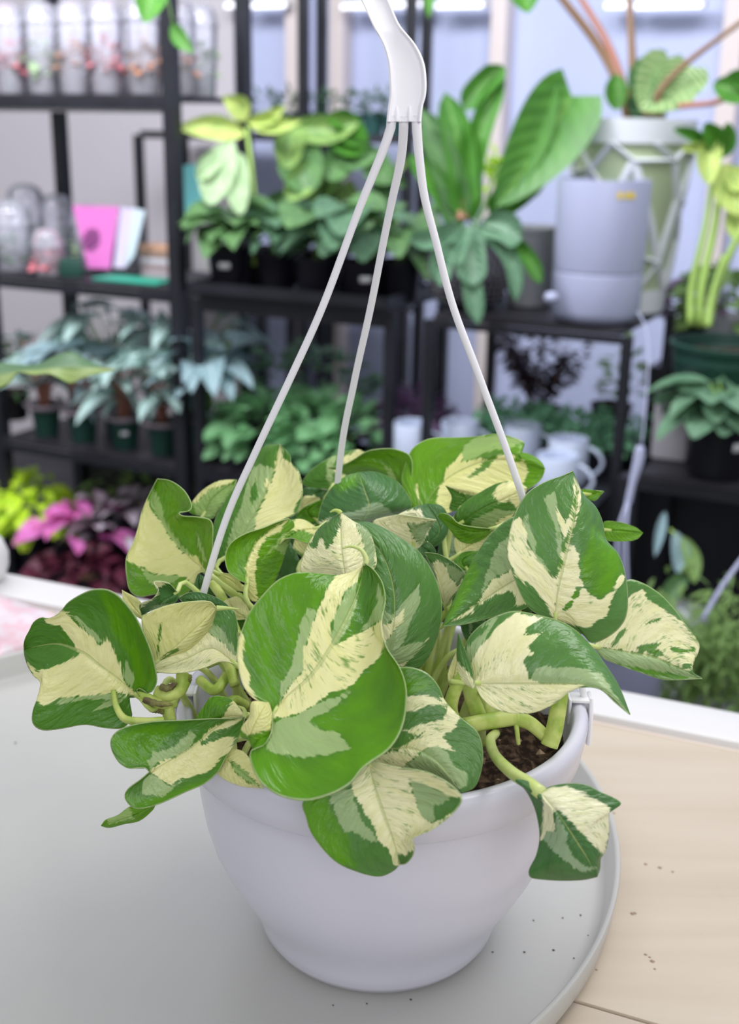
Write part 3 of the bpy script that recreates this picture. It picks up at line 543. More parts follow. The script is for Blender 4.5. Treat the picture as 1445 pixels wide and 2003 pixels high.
leaf('A', [(600, 425), (640, 385), (700, 370)], [(600, 425), (560, 400), (555, 360), (620, 362), (700, 370)], [(600, 425), (650, 430), (680, 400), (700, 370)], (.83, .83, .83), (0, 0), [], V4, .0006)
leaf('A', [(640, 545), (580, 490), (665, 425)], [(640, 545), (560, 560), (515, 530), (560, 470), (665, 425)], [(640, 545), (665, 500), (670, 450), (665, 425)], (.80, .80, .80), (0, 0), [], V1, .0006, lime=True)
leaf('A', [(560, 500), (570, 450), (650, 415)], [(560, 500), (540, 510), (545, 440), (570, 405), (650, 415)], [(560, 500), (600, 470), (650, 440), (650, 415)], (.82, .82, .82), (0, 0), [('c', None)], V1, .0006)
leaf('B', [(70, 405), (130, 300), (250, 215), (420, 165), (640, 212)],
     [(70, 405), (0, 400), (-35, 260), (0, 140), (42, 92), (110, 65), (220, 62), (320, 56), (400, 44), (470, 55), (545, 88), (500, 122), (570, 142), (620, 175), (640, 212)],
     [(70, 405), (130, 425), (180, 422), (280, 370), (400, 340), (520, 325), (575, 298), (622, 258), (640, 212)], (.785, .800, .790), (.004, -.010), [
     ('p', [(235, 180), (262, 100), (330, 58), (420, 46), (545, 80), (480, 110), (410, 120), (300, 160), (250, 185)]),
     ('c', [(125, 400), (140, 300), (190, 200), (250, 125), (250, 180), (330, 160), (400, 140), (430, 145), (480, 130), (500, 180), (540, 172), (562, 225), (530, 290), (520, 325), (400, 345), (180, 425)]),
     ('g', [(255, 262), (330, 205), (400, 115), (440, 120), (370, 205), (300, 250)]), ('c', [(35, 280), (50, 370), (58, 400), (44, 380)])], V3, .0014, .1, lime=True, to=rel(PX+.04, PY+.06, .15))
leaf('B', [(235, 470), (340, 400), (450, 350), (556, 300)], [(235, 470), (212, 432), (262, 368), (335, 320), (410, 280), (480, 268), (530, 283), (556, 300)], [(235, 470), (330, 487), (400, 490), (478, 450), (508, 402), (540, 350), (556, 300)], (.762, .755, .758), (.006, .006),
     [('p', [(300, 450), (420, 395), (505, 410), (400, 490), (330, 482), (290, 480)]), ('c', [(395, 335), (420, 290), (480, 265), (560, 290), (510, 395), (470, 360), (420, 370)]), ('g', [(440, 370), (470, 355), (505, 400), (470, 400)]), ('c', [(420, 450), (490, 420), (470, 470), (400, 490)])], V1, .0010, .2)
leaf('B', [(235, 410), (260, 345), (172, 290)], [(235, 410), (190, 400), (200, 340), (172, 290)], [(235, 410), (290, 370), (330, 330), (250, 305), (172, 290)], (.775, .775, .77), (0, 0), [('c', [(160, 280), (400, 290), (330, 345), (240, 320)])], V1, .0006, lime=False)
leaf('B', [(400, 492), (280, 500), (133, 432)], [(400, 492), (310, 484), (235, 468), (190, 428), (150, 418), (133, 432)], [(400, 492), (350, 540), (290, 562), (235, 546), (190, 492), (133, 432)], (.745, .735, .735), (-.004, .004), [], V3, .0008, lime=True)
leaf('B', [(225, 620), (270, 580), (400, 505)], [(225, 620), (212, 560), (225, 530), (300, 530), (400, 505)], [(225, 620), (310, 612), (360, 590), (400, 505)], (.748, .748, .748), (0, 0), [('c', None)], V1, .0006)
leaf('B', [(280, 695), (250, 640), (330, 596)], [(280, 695), (215, 665), (218, 635), (260, 600), (330, 596)], [(280, 695), (310, 660), (330, 596)], (.740, .740, .745), (0, 0), [], V4, .0006, lime=True)
leaf('B', [(172, 862), (150, 760), (120, 680), (72, 604)], [(172, 862), (135, 780), (130, 715), (100, 650), (72, 604)], [(172, 862), (225, 790), (264, 740), (262, 698), (212, 652), (140, 612), (72, 604)], (.735, .728, .735), (0, -.006),
     [('c', [(110, 650), (140, 640), (230, 720), (262, 730), (220, 790), (172, 862), (130, 780)]), ('p', [(170, 650), (262, 700), (230, 760), (180, 700)])], V2, .0008, .6)
leaf('A', [(1000, 1395), (1060, 1180), (1070, 950), (1000, 730), (840, 552)],
     [(1000, 1395), (900, 1250), (860, 1000), (850, 780), (820, 620), (840, 552)],
     [(1000, 1395), (1100, 1378), (1200, 1386), (1270, 1310), (1322, 1180), (1341, 1050), (1330, 950), (1290, 840), (1212, 722), (1110, 645), (1000, 580), (920, 554), (840, 552)],
     (.685, .684, .700), (.004, .012), [
     ('g', None), ('p', [(1212, 905), (1222, 990), (1180, 1080), (1130, 1210), (1060, 1310), (1000, 1250), (1000, 1040), (1060, 1080)]),
     ('c', [(1125, 1045), (1120, 1110), (1060, 1180), (1010, 1250), (990, 1150), (1060, 1110)]), ('c', [(1270, 1205), (1190, 1290), (1120, 1370), (1070, 1350), (1150, 1290)]),
     ('p', [(1250, 1230), (1160, 1330), (1040, 1370), (1000, 1300), (1150, 1240)])], V2, .0010, .2, to=rel(PX+.02, PY-.02, .15))
leaf('A', [(800, 890), (775, 700), (768, 500)], [(800, 890), (650, 850), (545, 832), (556, 750), (598, 655), (655, 580), (715, 535), (768, 500)], [(800, 890), (900, 870), (968, 800), (966, 720), (945, 640), (900, 580), (840, 548), (768, 500)],
     (.668, .672, .680), (.006, .010), [('c', None), ('g', [(765, 495), (765, 580), (720, 680), (690, 705), (665, 640), (620, 712), (592, 680), (640, 580), (715, 530)]),
     ('p', [(850, 555), (930, 600), (970, 720), (960, 810), (900, 800), (895, 680)]), ('s', [(560, 650), (760, 600), (800, 860), (560, 860)])], V2, .0010, .75, to=rel(PX-.01, PY-.02, .15))
leaf('A', [(1180, 700), (1180, 600), (1308, 541)], [(1180, 700), (1050, 640), (950, 552), (1080, 512), (1180, 520), (1308, 541)], [(1180, 700), (1220, 690), (1262, 600), (1308, 541)], (.735, .730, .722), (0, 0), [('c', None), ('p', [(1150, 560), (1300, 545), (1220, 690), (1180, 640)])], V2, .0008, .8)
leaf('A', [(1240, 690), (1330, 600), (1260, 450)], [(1240, 690), (1200, 600), (1190, 500), (1080, 520), (1180, 470), (1260, 450)], [(1240, 690), (1290, 696), (1345, 660), (1377, 590), (1368, 500), (1330, 458), (1260, 450)], (.752, .752, .758), (0, .004), [('c', [(1080, 490), (1220, 480), (1240, 520), (1100, 540)]), ('c', [(1200, 640), (1280, 580), (1230, 670)])], V4, .0008)
leaf('A', [(1300, 760), (1260, 710), (1215, 690)], [(1300, 760), (1220, 740), (1205, 690), (1215, 690)], [(1300, 760), (1305, 710), (1260, 665), (1215, 690)], (.742, .742, .745), (0, 0), [], V4, .0004)
leaf('B', [(575, 690), (440, 770), (290, 870), (157, 952)], [(575, 690), (530, 520), (505, 435), (425, 478), (350, 560), (270, 700), (200, 850), (157, 952)], [(575, 690), (580, 800), (550, 865), (450, 890), (370, 915), (260, 942), (157, 952)],
     (.700, .702, .690), (.014, -.004), [
     ('l', [(157, 952), (260, 700), (300, 640), (330, 700), (230, 890)]), ('p', [(370, 690), (420, 560), (560, 480), (600, 700), (440, 710), (340, 790)]),
     ('c', [(390, 730), (480, 690), (580, 700), (580, 840), (500, 860), (470, 790), (400, 825), (320, 880), (200, 930), (330, 830)]),
     ('g', [(470, 785), (500, 800), (505, 850), (440, 900), (340, 925), (190, 950), (300, 890), (310, 850), (250, 900), (260, 870), (310, 840), (330, 850), (400, 810)])], V2, .0010, .15, to=rel(PX+.05, PY+.0, .15))
leaf('B', [(685, 915), (700, 780), (730, 640), (770, 480), (792, 340), (770, 220)],
     [(685, 915), (630, 905), (572, 872), (530, 810), (490, 712), (462, 620), (464, 555), (482, 470), (512, 390), (560, 320), (640, 270), (715, 244), (770, 220)],
     [(685, 915), (760, 945), (820, 990), (862, 1030), (930, 1005), (990, 958), (1025, 890), (1028, 780), (1010, 675), (980, 605), (925, 540), (912, 465), (880, 392), (822, 332), (798, 285), (770, 220)],
     (.655, .650, .668), (-.006, .012), [
     ('p', [(635, 340), (680, 320), (720, 500), (720, 640), (640, 500)]), ('p', [(480, 470), (560, 420), (600, 600), (700, 760), (700, 900), (600, 750), (540, 560)]),
     ('g', [(545, 370), (640, 360), (680, 470), (700, 640), (665, 700), (620, 600), (570, 470)]), ('g', [(690, 310), (770, 240), (770, 330), (735, 450), (700, 400)]),
     ('c', [(464, 540), (490, 450), (530, 440), (560, 560), (600, 640), (640, 680), (700, 740), (680, 915), (630, 840), (560, 780), (500, 710), (462, 620)]),
     ('c', [(690, 390), (735, 470), (770, 380), (775, 250), (805, 300), (810, 360), (790, 450), (750, 600), (770, 560), (800, 620), (808, 720), (850, 800), (905, 825), (1000, 705), (1012, 725), (950, 830), (930, 900), (830, 960), (740, 935), (680, 915), (690, 750), (710, 640), (730, 560), (700, 450)]),
     ('l', [(865, 480), (920, 530), (985, 610), (1008, 690), (960, 780), (900, 825), (845, 795), (812, 740), (800, 660), (830, 600)]),
     ('l', [(782, 290), (800, 320), (785, 420), (750, 550), (715, 690), (700, 700), (730, 580), (770, 430)]),
     ('l', [(790, 765), (810, 770), (800, 810), (740, 880), (725, 875), (760, 810)]), ('g', [(550, 740), (600, 790), (640, 830), (670, 900), (620, 890), (560, 830)]),
     ('s', [(790, 770), (870, 800), (860, 870), (740, 895), (720, 870)]), ('s', [(540, 440), (700, 400), (740, 500), (620, 640), (480, 600), (460, 500)])], V2, .0012, .35, to=rel(PX+.06, PY+.0, .15))
leaf('I', [(420, 775), (640, 815), (850, 855), (1040, 940), (1185, 1002)],
     [(420, 775), (480, 560), (590, 380), (660, 304), (760, 325), (880, 398), (980, 500), (1060, 610), (1130, 700), (1166, 770), (1145, 840), (1112, 900), (1110, 950), (1185, 1002)],
     [(420, 775), (480, 855), (600, 908), (750, 960), (900, 1008), (1050, 1010), (1185, 1002)], (.722, .726, .724), (.006, .000), [
     ('p', [(400, 760), (640, 812), (850, 855), (1185, 1002), (1050, 1015), (750, 962), (480, 860)]), ('l', [(600, 900), (900, 950), (1100, 990), (1050, 1015), (750, 965)]),
     ('c', [(420, 775), (560, 400), (660, 440), (760, 370), (800, 440), (900, 500), (1000, 575), (1060, 620), (1170, 770), (1100, 945), (1040, 930), (850, 850), (640, 805)]),
     ('l', [(720, 790), (800, 755), (940, 745), (860, 790), (955, 858), (860, 838), (760, 815)]), ('l', [(770, 612), (890, 575), (880, 600), (800, 620)]), ('l', [(960, 780), (1060, 795), (1160, 768), (1130, 815), (1040, 825), (980, 810)]),
     ('l', [(520, 790), (600, 680), (665, 635), (650, 680), (570, 765)]), ('g', [(1060, 900), (1110, 890), (1110, 950), (1050, 925)]), ('s', None)], V2, .0012, .9, to=rel(PX+.08, PY+.03, .15))
leaf('B', [(303, 1218), (460, 1222), (640, 1224), (820, 1228), (940, 1268), (1040, 1368)],
     [(303, 1218), (285, 1150), (262, 1070), (285, 1000), (345, 940), (420, 900), (500, 880), (620, 902), (720, 932), (800, 985), (870, 1060), (930, 1142), (990, 1240), (1040, 1368)],
     [(303, 1218), (345, 1292), (410, 1342), (500, 1363), (600, 1355), (690, 1312), (750, 1262), (820, 1238), (900, 1248), (970, 1310), (1040, 1368)], (.628, .618, .606), (.020, -.002), [
     ('p', [(262, 1070), (345, 950), (420, 900), (330, 1060), (285, 1140)]), ('g', [(275, 1020), (330, 960), (385, 930), (350, 985), (290, 1035)]),
     ('c', [(303, 1218), (288, 1130), (330, 1050), (420, 950), (500, 890), (600, 905), (640, 915), (560, 960), (535, 1000), (600, 985), (700, 965), (620, 985), (560, 1050), (590, 1080), (540, 1110), (570, 1200), (820, 1232), (760, 1262), (690, 1315), (600, 1360), (500, 1368), (400, 1345), (330, 1290)]),
     ('p', [(568, 1195), (600, 1150), (720, 1140), (800, 1148), (900, 1175), (1030, 1360), (960, 1295), (900, 1248), (820, 1230), (600, 1220)]),
     ('s', [(300, 1220), (640, 1225), (760, 1260), (600, 1360), (360, 1320)]), ('s', [(300, 1180), (420, 1000), (480, 960), (480, 1080), (360, 1200)])], V2, .0012, .25, to=rel(PX+.06, PY-.03, .155))
leaf('B', [(300, 1245), (262, 1120), (232, 985)], [(300, 1245), (245, 1200), (225, 1100), (232, 985)], [(300, 1245), (310, 1220), (285, 1120), (232, 985)], (.622, .626, .632), (.004, 0), [('c', [(220, 1100), (300, 1200), (320, 1260), (240, 1240)])], V2, .0004, 0, pet=False)
leaf('B', [(195, 1250), (215, 1160), (235, 1050)], [(195, 1250), (182, 1180), (210, 1100), (235, 1050)], [(195, 1250), (260, 1230), (262, 1150), (235, 1050)], (.640, .640, .640), (0, 0), [('c', None)], V1, .0004, lime=True, pet=False)
leaf('F', [(738, 722), (830, 830), (920, 960), (1000, 1080), (1062, 1198)],
     [(738, 722), (690, 670), (620, 648), (598, 655), (655, 705), (702, 790), (728, 880), (738, 980), (718, 1080), (680, 1155), (680, 1195), (720, 1210), (860, 1220), (985, 1215), (1062, 1198)],
     [(738, 722), (800, 690), (900, 672), (1000, 680), (1080, 720), (1150, 750), (1196, 780), (1180, 802), (1140, 812), (1128, 850), (1128, 950), (1110, 1050), (1082, 1095), (1078, 1150), (1062, 1198)],
     (.585, .578, .586), (.012, .010), [
     ('c', [(738, 722), (800, 700), (900, 690), (960, 720), (1060, 760), (1140, 812), (1128, 950), (1100, 1080), (1000, 985), (910, 880), (830, 805), (818, 850), (830, 930), (790, 960), (748, 990), (755, 880), (765, 800)]),
     ('p', [(825, 830), (850, 880), (890, 960), (885, 1010), (930, 1090), (1000, 1135), (1060, 1150), (980, 1175), (880, 1110), (800, 1035), (755, 985), (780, 940), (832, 940)]),
     ('s', [(840, 740), (1000, 740), (1120, 900), (1080, 1000), (900, 820)])], V4, .0010, .25, pet=False)
MB().tube(smooth_path([D(800+490/2.89, 1300+385/2.89, .665), D(800+458/2.89, 1300+430/2.89, .650), D(800+490/2.89, 1300+520/2.89, .630), D(800+580/2.89, 1300+610/2.89, .607), D(800+670/2.89, 1300+668/2.89, .592), D(800+745/2.89, 1300+725/2.89, .584)], 30),
          [.0027+.0008*(i/29) for i in range(30)], 10).build('petiole', petm, plant, PORG)
leaf('B', [(922, 500), (1000, 500), (1100, 512)], [(922, 500), (920, 458), (990, 460), (1060, 482), (1100, 512)], [(922, 500), (925, 545), (1010, 552), (1070, 542), (1100, 512)], (.760, .760, .765), (0, 0), [], V3, .0004, lime=True)
leaf('B', [(830, 335), (870, 325), (917, 316)], [(830, 335), (800, 308), (850, 308), (917, 316)], [(830, 335), (850, 355), (880, 357), (917, 316)], (.770, .770, .770), (0, 0), [], V3, .0004, lime=True)
for (k, a, c, t, d_, m_) in [('P', (560, 1150), (500, 1050), (470, 1000), .79, V4), ('P', (640, 1080), (600, 1030), (620, 960), .83, V4), ('P', (930, 1140), (900, 1080), (870, 1010), .79, V4), ('P', (860, 1180), (880, 1130), (830, 1080), .77, V4), ('P', (1000, 1180), (1010, 1110), (1060, 1040), .76, V4), ('P', (960, 1240), (940, 1200), (900, 1160), .745, V4), ('P', (740, 1010), (780, 960), (800, 900), .85, V4), ('P', (1080, 1250), (1100, 1210), (1150, 1170), .75, V4), ('P', (430, 1240), (440, 1200), (470, 1170), .735, V1), ('P', (1010, 1290), (980, 1260), (940, 1230), .72, V1)]:
    dx, dy = t[0]-a[0], t[1]-a[1]; q = math.hypot(dx, dy); nx, ny = -dy/q*48, dx/q*48
    leaf(k, [a, c, t], [a, (a[0]+nx*.9, a[1]+ny*.9), (c[0]+nx, c[1]+ny), t], [a, (a[0]-nx*.9, a[1]-ny*.9), (c[0]-nx, c[1]-ny), t], (d_, d_, d_+.005), (.006, .004), [('p', [(c[0], c[1]-40), (c[0]+60, c[1]), t, (c[0]-20, c[1]+40)])], m_, .0014, .3)
for i in range(12):    # young leaves low in the middle of the pot
    rn = random.Random(i*7+1); a = i*.52+rn.uniform(-.1, .1); rr = rn.uniform(.02, .085); p = np.array([PX+rr*math.cos(a), PY+.02+rr*.8*math.sin(a), rn.uniform(.175, .205)]); dd = dep(p); q = p-CAMP
    x, y = W/2+F*float(q@RT)/dd, H/2-F*float(q@UP)/dd; an = rn.uniform(0, 6.28); L_ = rn.uniform(70, 100); tx, ty = x+L_*math.cos(an), y-abs(L_*math.sin(an))*.7; mx, my = (x+tx)/2, (y+ty)/2
    if y > 1330 or x > 850: continue
    nx, ny = -(ty-y)/L_*34, (tx-x)/L_*34
    leaf('P', [(x, y), (mx, my), (tx, ty)], [(x, y), (mx+nx, my+ny-6), (tx, ty)], [(x, y), (mx-nx, my-ny+6), (tx, ty)], (dd, dd+.004, dd+.012), (.004, .006), [('c', [(x-20, y-20), (mx+30, my-30), (tx, ty), (mx, my+20)])], V1, .001, .2, lime=bool(i % 2))
# curled leaf tips
for pts, dd in (([('A', 768, 503), ('A', 758, 492), ('A', 735, 486), ('A', 708, 497)], .680), ([('A', 905, 800), ('A', 915, 765), ('A', 885, 710), ('A', 825, 690), ('A', 778, 702)], .648), ([('C', 1388, 785), ('C', 1378, 745), ('C', 1345, 725)], .640), ([('C', 1225, 172), ('C', 1280, 172), ('C', 1348, 178)], .664)):
    q = [D(CR[k][0]+x/CR[k][2], CR[k][1]+y/CR[k][2], dd) for k, x, y in pts]
    MB().tube(smooth_path(q, 20), [.0017-.0013*(i/19) for i in range(20)], 8).build('curled_leaf_tip', petm, plant, PORG)
# stems on the soil and at the left rim
def stem(pts, r0, r1, name='stem'):
    q = smooth_path([D(x, y, d) for x, y, d in pts], 30); MB().tube(q, [r0+(r1-r0)*i/29 for i in range(30)], 10).build(name, stemm, plant, PORG)
stemm = mat('vine_stem', srgb(206, 218, 124), .45, noise=(70, srgb(160, 188, 76), .42, .6)); barkm = mat('vine_bark', srgb(92, 76, 56), .8, noise=(120, srgb(150, 150, 90), .4, .6), bump=(200, .8, .002))
fx = lambda x, y, d: (800+x/2.89, 1300+y/2.89, d)
stem([fx(310, 350, .655), fx(450, 320, .662), fx(590, 300, .668)], .0048, .0046); stem([fx(590, 300, .668), fx(680, 330, .670), fx(775, 410, .668)], .0046, .0038)
stem([fx(790, 460, .664), fx(820, 370, .664), (800+850/2.89, 1300+200/2.89, .664), (1095, 1345, .664)], .0050, .0044); stem([fx(390, 290, .672), fx(360, 200, .672), fx(320, 60, .678)], .0050, .004)
stem([fx(250, 330, .640), fx(235, 230, .636), fx(270, 120, .632), fx(330, 30, .630)], .0042, .0032); stem([fx(600, 300, .668), fx(610, 380, .666), fx(618, 450, .668)], .0016, .0012, 'aerial_root')
stem([fx(400, 210, .69), fx(440, 260, .685), fx(470, 330, .68)], .006, .006)
gx = lambda x, y, d: (x/3.6125, 1040+y/3.6125, d)
stem([gx(960, 1130, .668), gx(1060, 1190, .672), gx(1160, 1215, .676), gx(1230, 1200, .680)], .0030, .0040); stem([gx(1290, 1000, .682), gx(1280, 1080, .680), gx(1230, 1160, .678), gx(1190, 1240, .678), gx(1200, 1340, .676)], .0038, .0036)
stem([gx(1100, 1130, .676), gx(1180, 1155, .675), gx(1260, 1130, .678), gx(1300, 1060, .682)], .0038, .0040)
stem([gx(800, 1120, .660), gx(820, 1230, .657), gx(880, 1320, .655), gx(1010, 1345, .655), gx(1150, 1345, .660)], .0014, .0030); 
for q in ([gx(1130, 1090, .671), gx(1180, 1108, .671), gx(1250, 1070, .674)], [gx(1010, 1185, .667), gx(1110, 1215, .669), gx(1220, 1222, .673)], [gx(1070, 1255, .674), gx(1130, 1265, .674), gx(1150, 1290, .674)], [gx(1330, 1010, .684), gx(1335, 1060, .684), gx(1345, 1075, .684)]):
    MB().tube(smooth_path([D(*p) for p in q], 12), [.0016, .0022, .0022, .002, .0024, .0018, .002, .0022, .0016, .0016, .0010, .0006], 6).build('dry_husk', barkm, plant, PORG)
for q in [((390, 1330, .700), (420, 1350, .69), (445, 1320, .70)), ((430, 1400, .690), (455, 1370, .70), (480, 1380, .71)), ((400, 1300, .715), (440, 1290, .70), (460, 1340, .69)), ((470, 1165, .74), (450, 1200, .73), (440, 1290, .71)), ((415, 1140, .74), (440, 1180, .73), (470, 1260, .715))]: stem(list(q), .0030, .0032)
# ================================================================ BACKGROUND THINGS
def leafgeo(mb, base, d, L, Wd, shape='heart', droop=.3, roll=0., mi=0, cup=.12, nu=8, nv=4):
    """a leaf blade growing from base along d"""
    d = Vector(d).normalized(); side = d.cross(Vector((0, 0, 1)))
    if side.length < .05: side = Vector((1, 0, 0))
    side = (Matrix.Rotation(roll, 3, d)@side).normalized(); up = side.cross(d).normalized(); vs, uv, fs = [], [], []; base = Vector(base)
    for i in range(nu+1):
        u = i/nu
        if shape == 'heart': w = (math.sin(PI*min(1, u**.62))**.8)*(1-u*.15)
        elif shape == 'lance': w = math.sin(PI*u**.8)**.9
        elif shape == 'strap': w = min(1, u*6+.3)*min(1, (1-u)*4)**.6
        elif shape == 'arrow': w = (1-u)**.75*(1.1 if u < .2 else 1)+.02
        else: w = math.sin(PI*min(.999, u*.97+.015))**.6
        dr = -droop*L*u*u
        for j in range(-nv, nv+1):
            v = j/nv; back = -.16*L*abs(v)**2*(1-u)**3 if shape in ('heart', 'arrow') else 0
            p = base + d*(L*u*(1-droop*.25*u)+back) + side*(v*w*Wd/2) + up*(cup*Wd*abs(v)**1.6*w) + Vector((0, 0, dr))
            vs.append(p); uv.append((u-.28*abs(v)+1, v))
    k = 2*nv+1
    for i in range(nu):
        for j in range(k-1): fs.append((i*k+j, i*k+j+1, (i+1)*k+j+1, (i+1)*k+j))
    mb.add(vs, fs, mi, uv)
def rosette(mb, c, n, L, Wd, h, shape, rnd, el=(.2, 1.1), droop=.4, stem=.0014, mi=0, ms=1, spread=.02, az=None, cup=.12):
    for i in range(n):
        a = (rnd.uniform(0, 2*PI) if az is None else rnd.uniform(*az)); e = rnd.uniform(*el); q = rnd.uniform(.7, 1.15)
        d = Vector((math.cos(a)*math.cos(e), math.sin(a)*math.cos(e), math.sin(e))); s0 = Vector(c)+Vector((rnd.uniform(-1, 1), rnd.uniform(-1, 1), 0))*spread*.5
        hh = h*rnd.uniform(.45, 1.1); p1 = s0+Vector((d.x*.45*hh, d.y*.45*hh, hh)); mid = s0+Vector((d.x*.12*hh, d.y*.12*hh, hh*.6))
        mb.tube([s0, mid, p1], [stem*1.3, stem, stem*.8], 5, ms)
        dl = Vector((d.x, d.y, d.z*.6-.1)) if shape != 'strap' else d
        leafgeo(mb, p1, dl, L*q, Wd*q, shape, droop, rnd.uniform(-.5, .5), mi, cup)
def bush(mb, c, R, n, L, Wd, rnd, shape='oval', mi=0, droop=.3, flat=.0, cup=.12):
    for i in range(n):
        a, e = rnd.uniform(0, 2*PI), math.asin(rnd.uniform(flat, 1)); q = rnd.uniform(.35, 1)**.5
        d = Vector((math.cos(a)*math.cos(e), math.sin(a)*math.cos(e), math.sin(e))); p = Vector(c)+Vector((d.x*R[0], d.y*R[1], d.z*R[2]))*q
        leafgeo(mb, p, (d.x+rnd.uniform(-.5, .5), d.y+rnd.uniform(-.5, .5), d.z*.4+rnd.uniform(-.3, .5)), L*rnd.uniform(.6, 1.2), Wd*rnd.uniform(.6, 1.2), shape, droop, rnd.uniform(-.7, .7), mi, cup, 5, 2)
LP = {'mid': plain_leaf('leaf_mid_green', srgb(88, 126, 74), srgb(64, 98, 58), srgb(124, 158, 98)), 'blue': plain_leaf('leaf_blue_green', srgb(82, 118, 86), srgb(58, 90, 68), srgb(110, 150, 118)),
      'bright': plain_leaf('leaf_bright_green', srgb(68, 124, 34), srgb(52, 104, 32), srgb(116, 160, 56)), 'lime': plain_leaf('leaf_lime', srgb(186, 218, 40), srgb(150, 196, 36)),
      'cream': plain_leaf('leaf_cream_green', srgb(178, 192, 108), srgb(128, 158, 80)), 'pale': plain_leaf('leaf_pale_white_green', srgb(162, 184, 144), srgb(122, 152, 106), srgb(110, 150, 80)),
      'silver': plain_leaf('leaf_silver_veined', srgb(104, 144, 134), srgb(146, 180, 172), srgb(222, 238, 236), .12, .8), 'silverbl': plain_leaf('leaf_silver_blue', srgb(128, 156, 162), srgb(96, 130, 134), srgb(196, 216, 224), .08, .6),
      'pink': plain_leaf('leaf_pink', srgb(222, 120, 190), srgb(180, 64, 128)), 'wine': plain_leaf('leaf_wine', srgb(92, 24, 48), srgb(60, 18, 38)), 'spink': plain_leaf('leaf_silver_pink', srgb(226, 208, 226), srgb(190, 168, 190), None, .04, 0, srgb(110, 84, 100)),
      'purple': plain_leaf('leaf_purple', srgb(136, 100, 140), srgb(84, 58, 90)), 'darkp': plain_leaf('leaf_near_black', srgb(34, 28, 44), srgb(52, 40, 60)), 'nerve': plain_leaf('leaf_white_nerved', srgb(94, 156, 92), srgb(74, 132, 78), srgb(190, 220, 190), .05, .45),
      'vein': plain_leaf('leaf_cream_streaked', srgb(120, 158, 96), srgb(82, 126, 70), srgb(206, 216, 160), .05, .8), 'teal': plain_leaf('leaf_grey_green', srgb(98, 134, 104), srgb(74, 112, 84), srgb(130, 160, 130)),
      'olive': plain_leaf('leaf_olive', srgb(126, 156, 84), srgb(94, 128, 70)), 'mint': plain_leaf('leaf_mint', srgb(128, 186, 144), srgb(100, 160, 118))}
stg = mat('green_stalk', srgb(120, 160, 82), .5); stb = mat('brown_stalk', srgb(126, 96, 70), .55); stp = mat('pinkish_stalk', srgb(164, 112, 96), .6); sty = mat('pale_green_stalk', srgb(156, 188, 96), .5)
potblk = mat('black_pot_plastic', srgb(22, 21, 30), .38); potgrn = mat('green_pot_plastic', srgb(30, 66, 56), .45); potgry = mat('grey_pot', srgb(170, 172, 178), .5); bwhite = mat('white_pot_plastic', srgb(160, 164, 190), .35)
bsoil = soil_mat('dark_soil', srgb(44, 32, 26), srgb(104, 78, 58), 90); tagw = mat('white_label', srgb(235, 235, 240), .5); saucer = mat('clear_grey_collar', srgb(150, 138, 146), .25)
def pot_parts(r, rt, rb, h, m, og=(0, 0, 0), lip=.006, soil=True, tagside=None, n=28):
    prof = [(0, 0), (rb*.96, 0), (rb, .004), (rt*.97, h-lip*1.6), (rt*.975, h-lip*1.5), (rt+.002, h-lip*1.4), (rt+.003, h-.001), (rt+.001, h), (rt-.003, h), (rt-.004, h-lip), (rt-.006, h*.84), (0, h*.84)]
    b = MB().lathe(prof, n); b.build('pot', m, r, auto=50)
    if soil:
        b = MB(); vs = [(0, 0, h*.90)]; fs = []
        for j in range(20): a = 2*PI*j/20; vs.append((math.cos(a)*(rt-.005), math.sin(a)*(rt-.005), h*.87+.004*math.sin(j*2.3)))
        for j in range(20): fs.append((0, 1+j, 1+(j+1) % 20))
        b.add(vs, fs); b.build('soil', bsoil, r)
    if tagside is not None:
        b = MB(); rr = rt*.965; z0, z1 = h*.50, h*.64; vs = []
        for j in range(7):
            a = tagside+(j-3)*.09
            for z, q in ((z0, 0), (z1, 0)): k = (rb+(rr-rb)*z/h)+.0012; vs.append((k*math.cos(a), k*math.sin(a), z))
        b.add(vs, [(2*j, 2*j+2, 2*j+3, 2*j+1) for j in range(6)]); b.build('label_sticker', tagw, r, solid=.0004)
CAMD = math.atan2(-1, .15)    # roughly towards the camera, for stickers
def potted(label, cat, u, o, z, rt, rb, h, pm, fol, lm, sm, seed=0, tg=None, name='potted_plant', group=None, soil=True, smt=True):
    c = S(u, o, z); r = thing(name, label, cat, c, group=group); pot_parts(r, rt, rb, h, pm, tagside=tg, soil=soil)
    b = MB(); rnd = random.Random(seed); fol(b, rnd, h*.88); b.build('foliage', [lm if not isinstance(lm, str) else LP[lm], sm] + [], r, seed=seed*.7); return r
# alocasias in green pots --------------------------------------------------
alabels = ['small green-potted plant with drooping silver arrow leaves, leftmost on the lower left shelf', 'silver-leaved plant in a green pot, second from the left on the lower left shelf',
           'silver-leaved plant in a green pot bearing a white sticker, lower left shelf', 'silver-leaved plant with a pink stalk beside the tall black post, lower left shelf']
for i, (x, yb, tg) in enumerate(((94, 868, None), (166, 880, None), (247, 893, CAMD), (322, 905, None))):
    u = u_of(x, yb, .07)
    r = potted(alabels[i], 'plant', u, .07, -.295, .040, .031, .078, potgrn,
        lambda b, rnd, h: (rosette(b, (0, 0, h), 15, .135, .085, .17, 'arrow', rnd, (.1, 1.0), .45, .0030), rosette(b, (0, 0, h), 5, .08, .04, .09, 'arrow', rnd, (-.1, .5), .6, .0024)), 'silver' if i != 1 else 'silverbl', stp, 20+i, tg, group='silver-leaved plants in green pots')
    MB().lathe([(.041, .072), (.052, .078), (.058, .088), (.056, .089), (.050, .081), (.041, .076)], 32).build('collar', saucer, r)
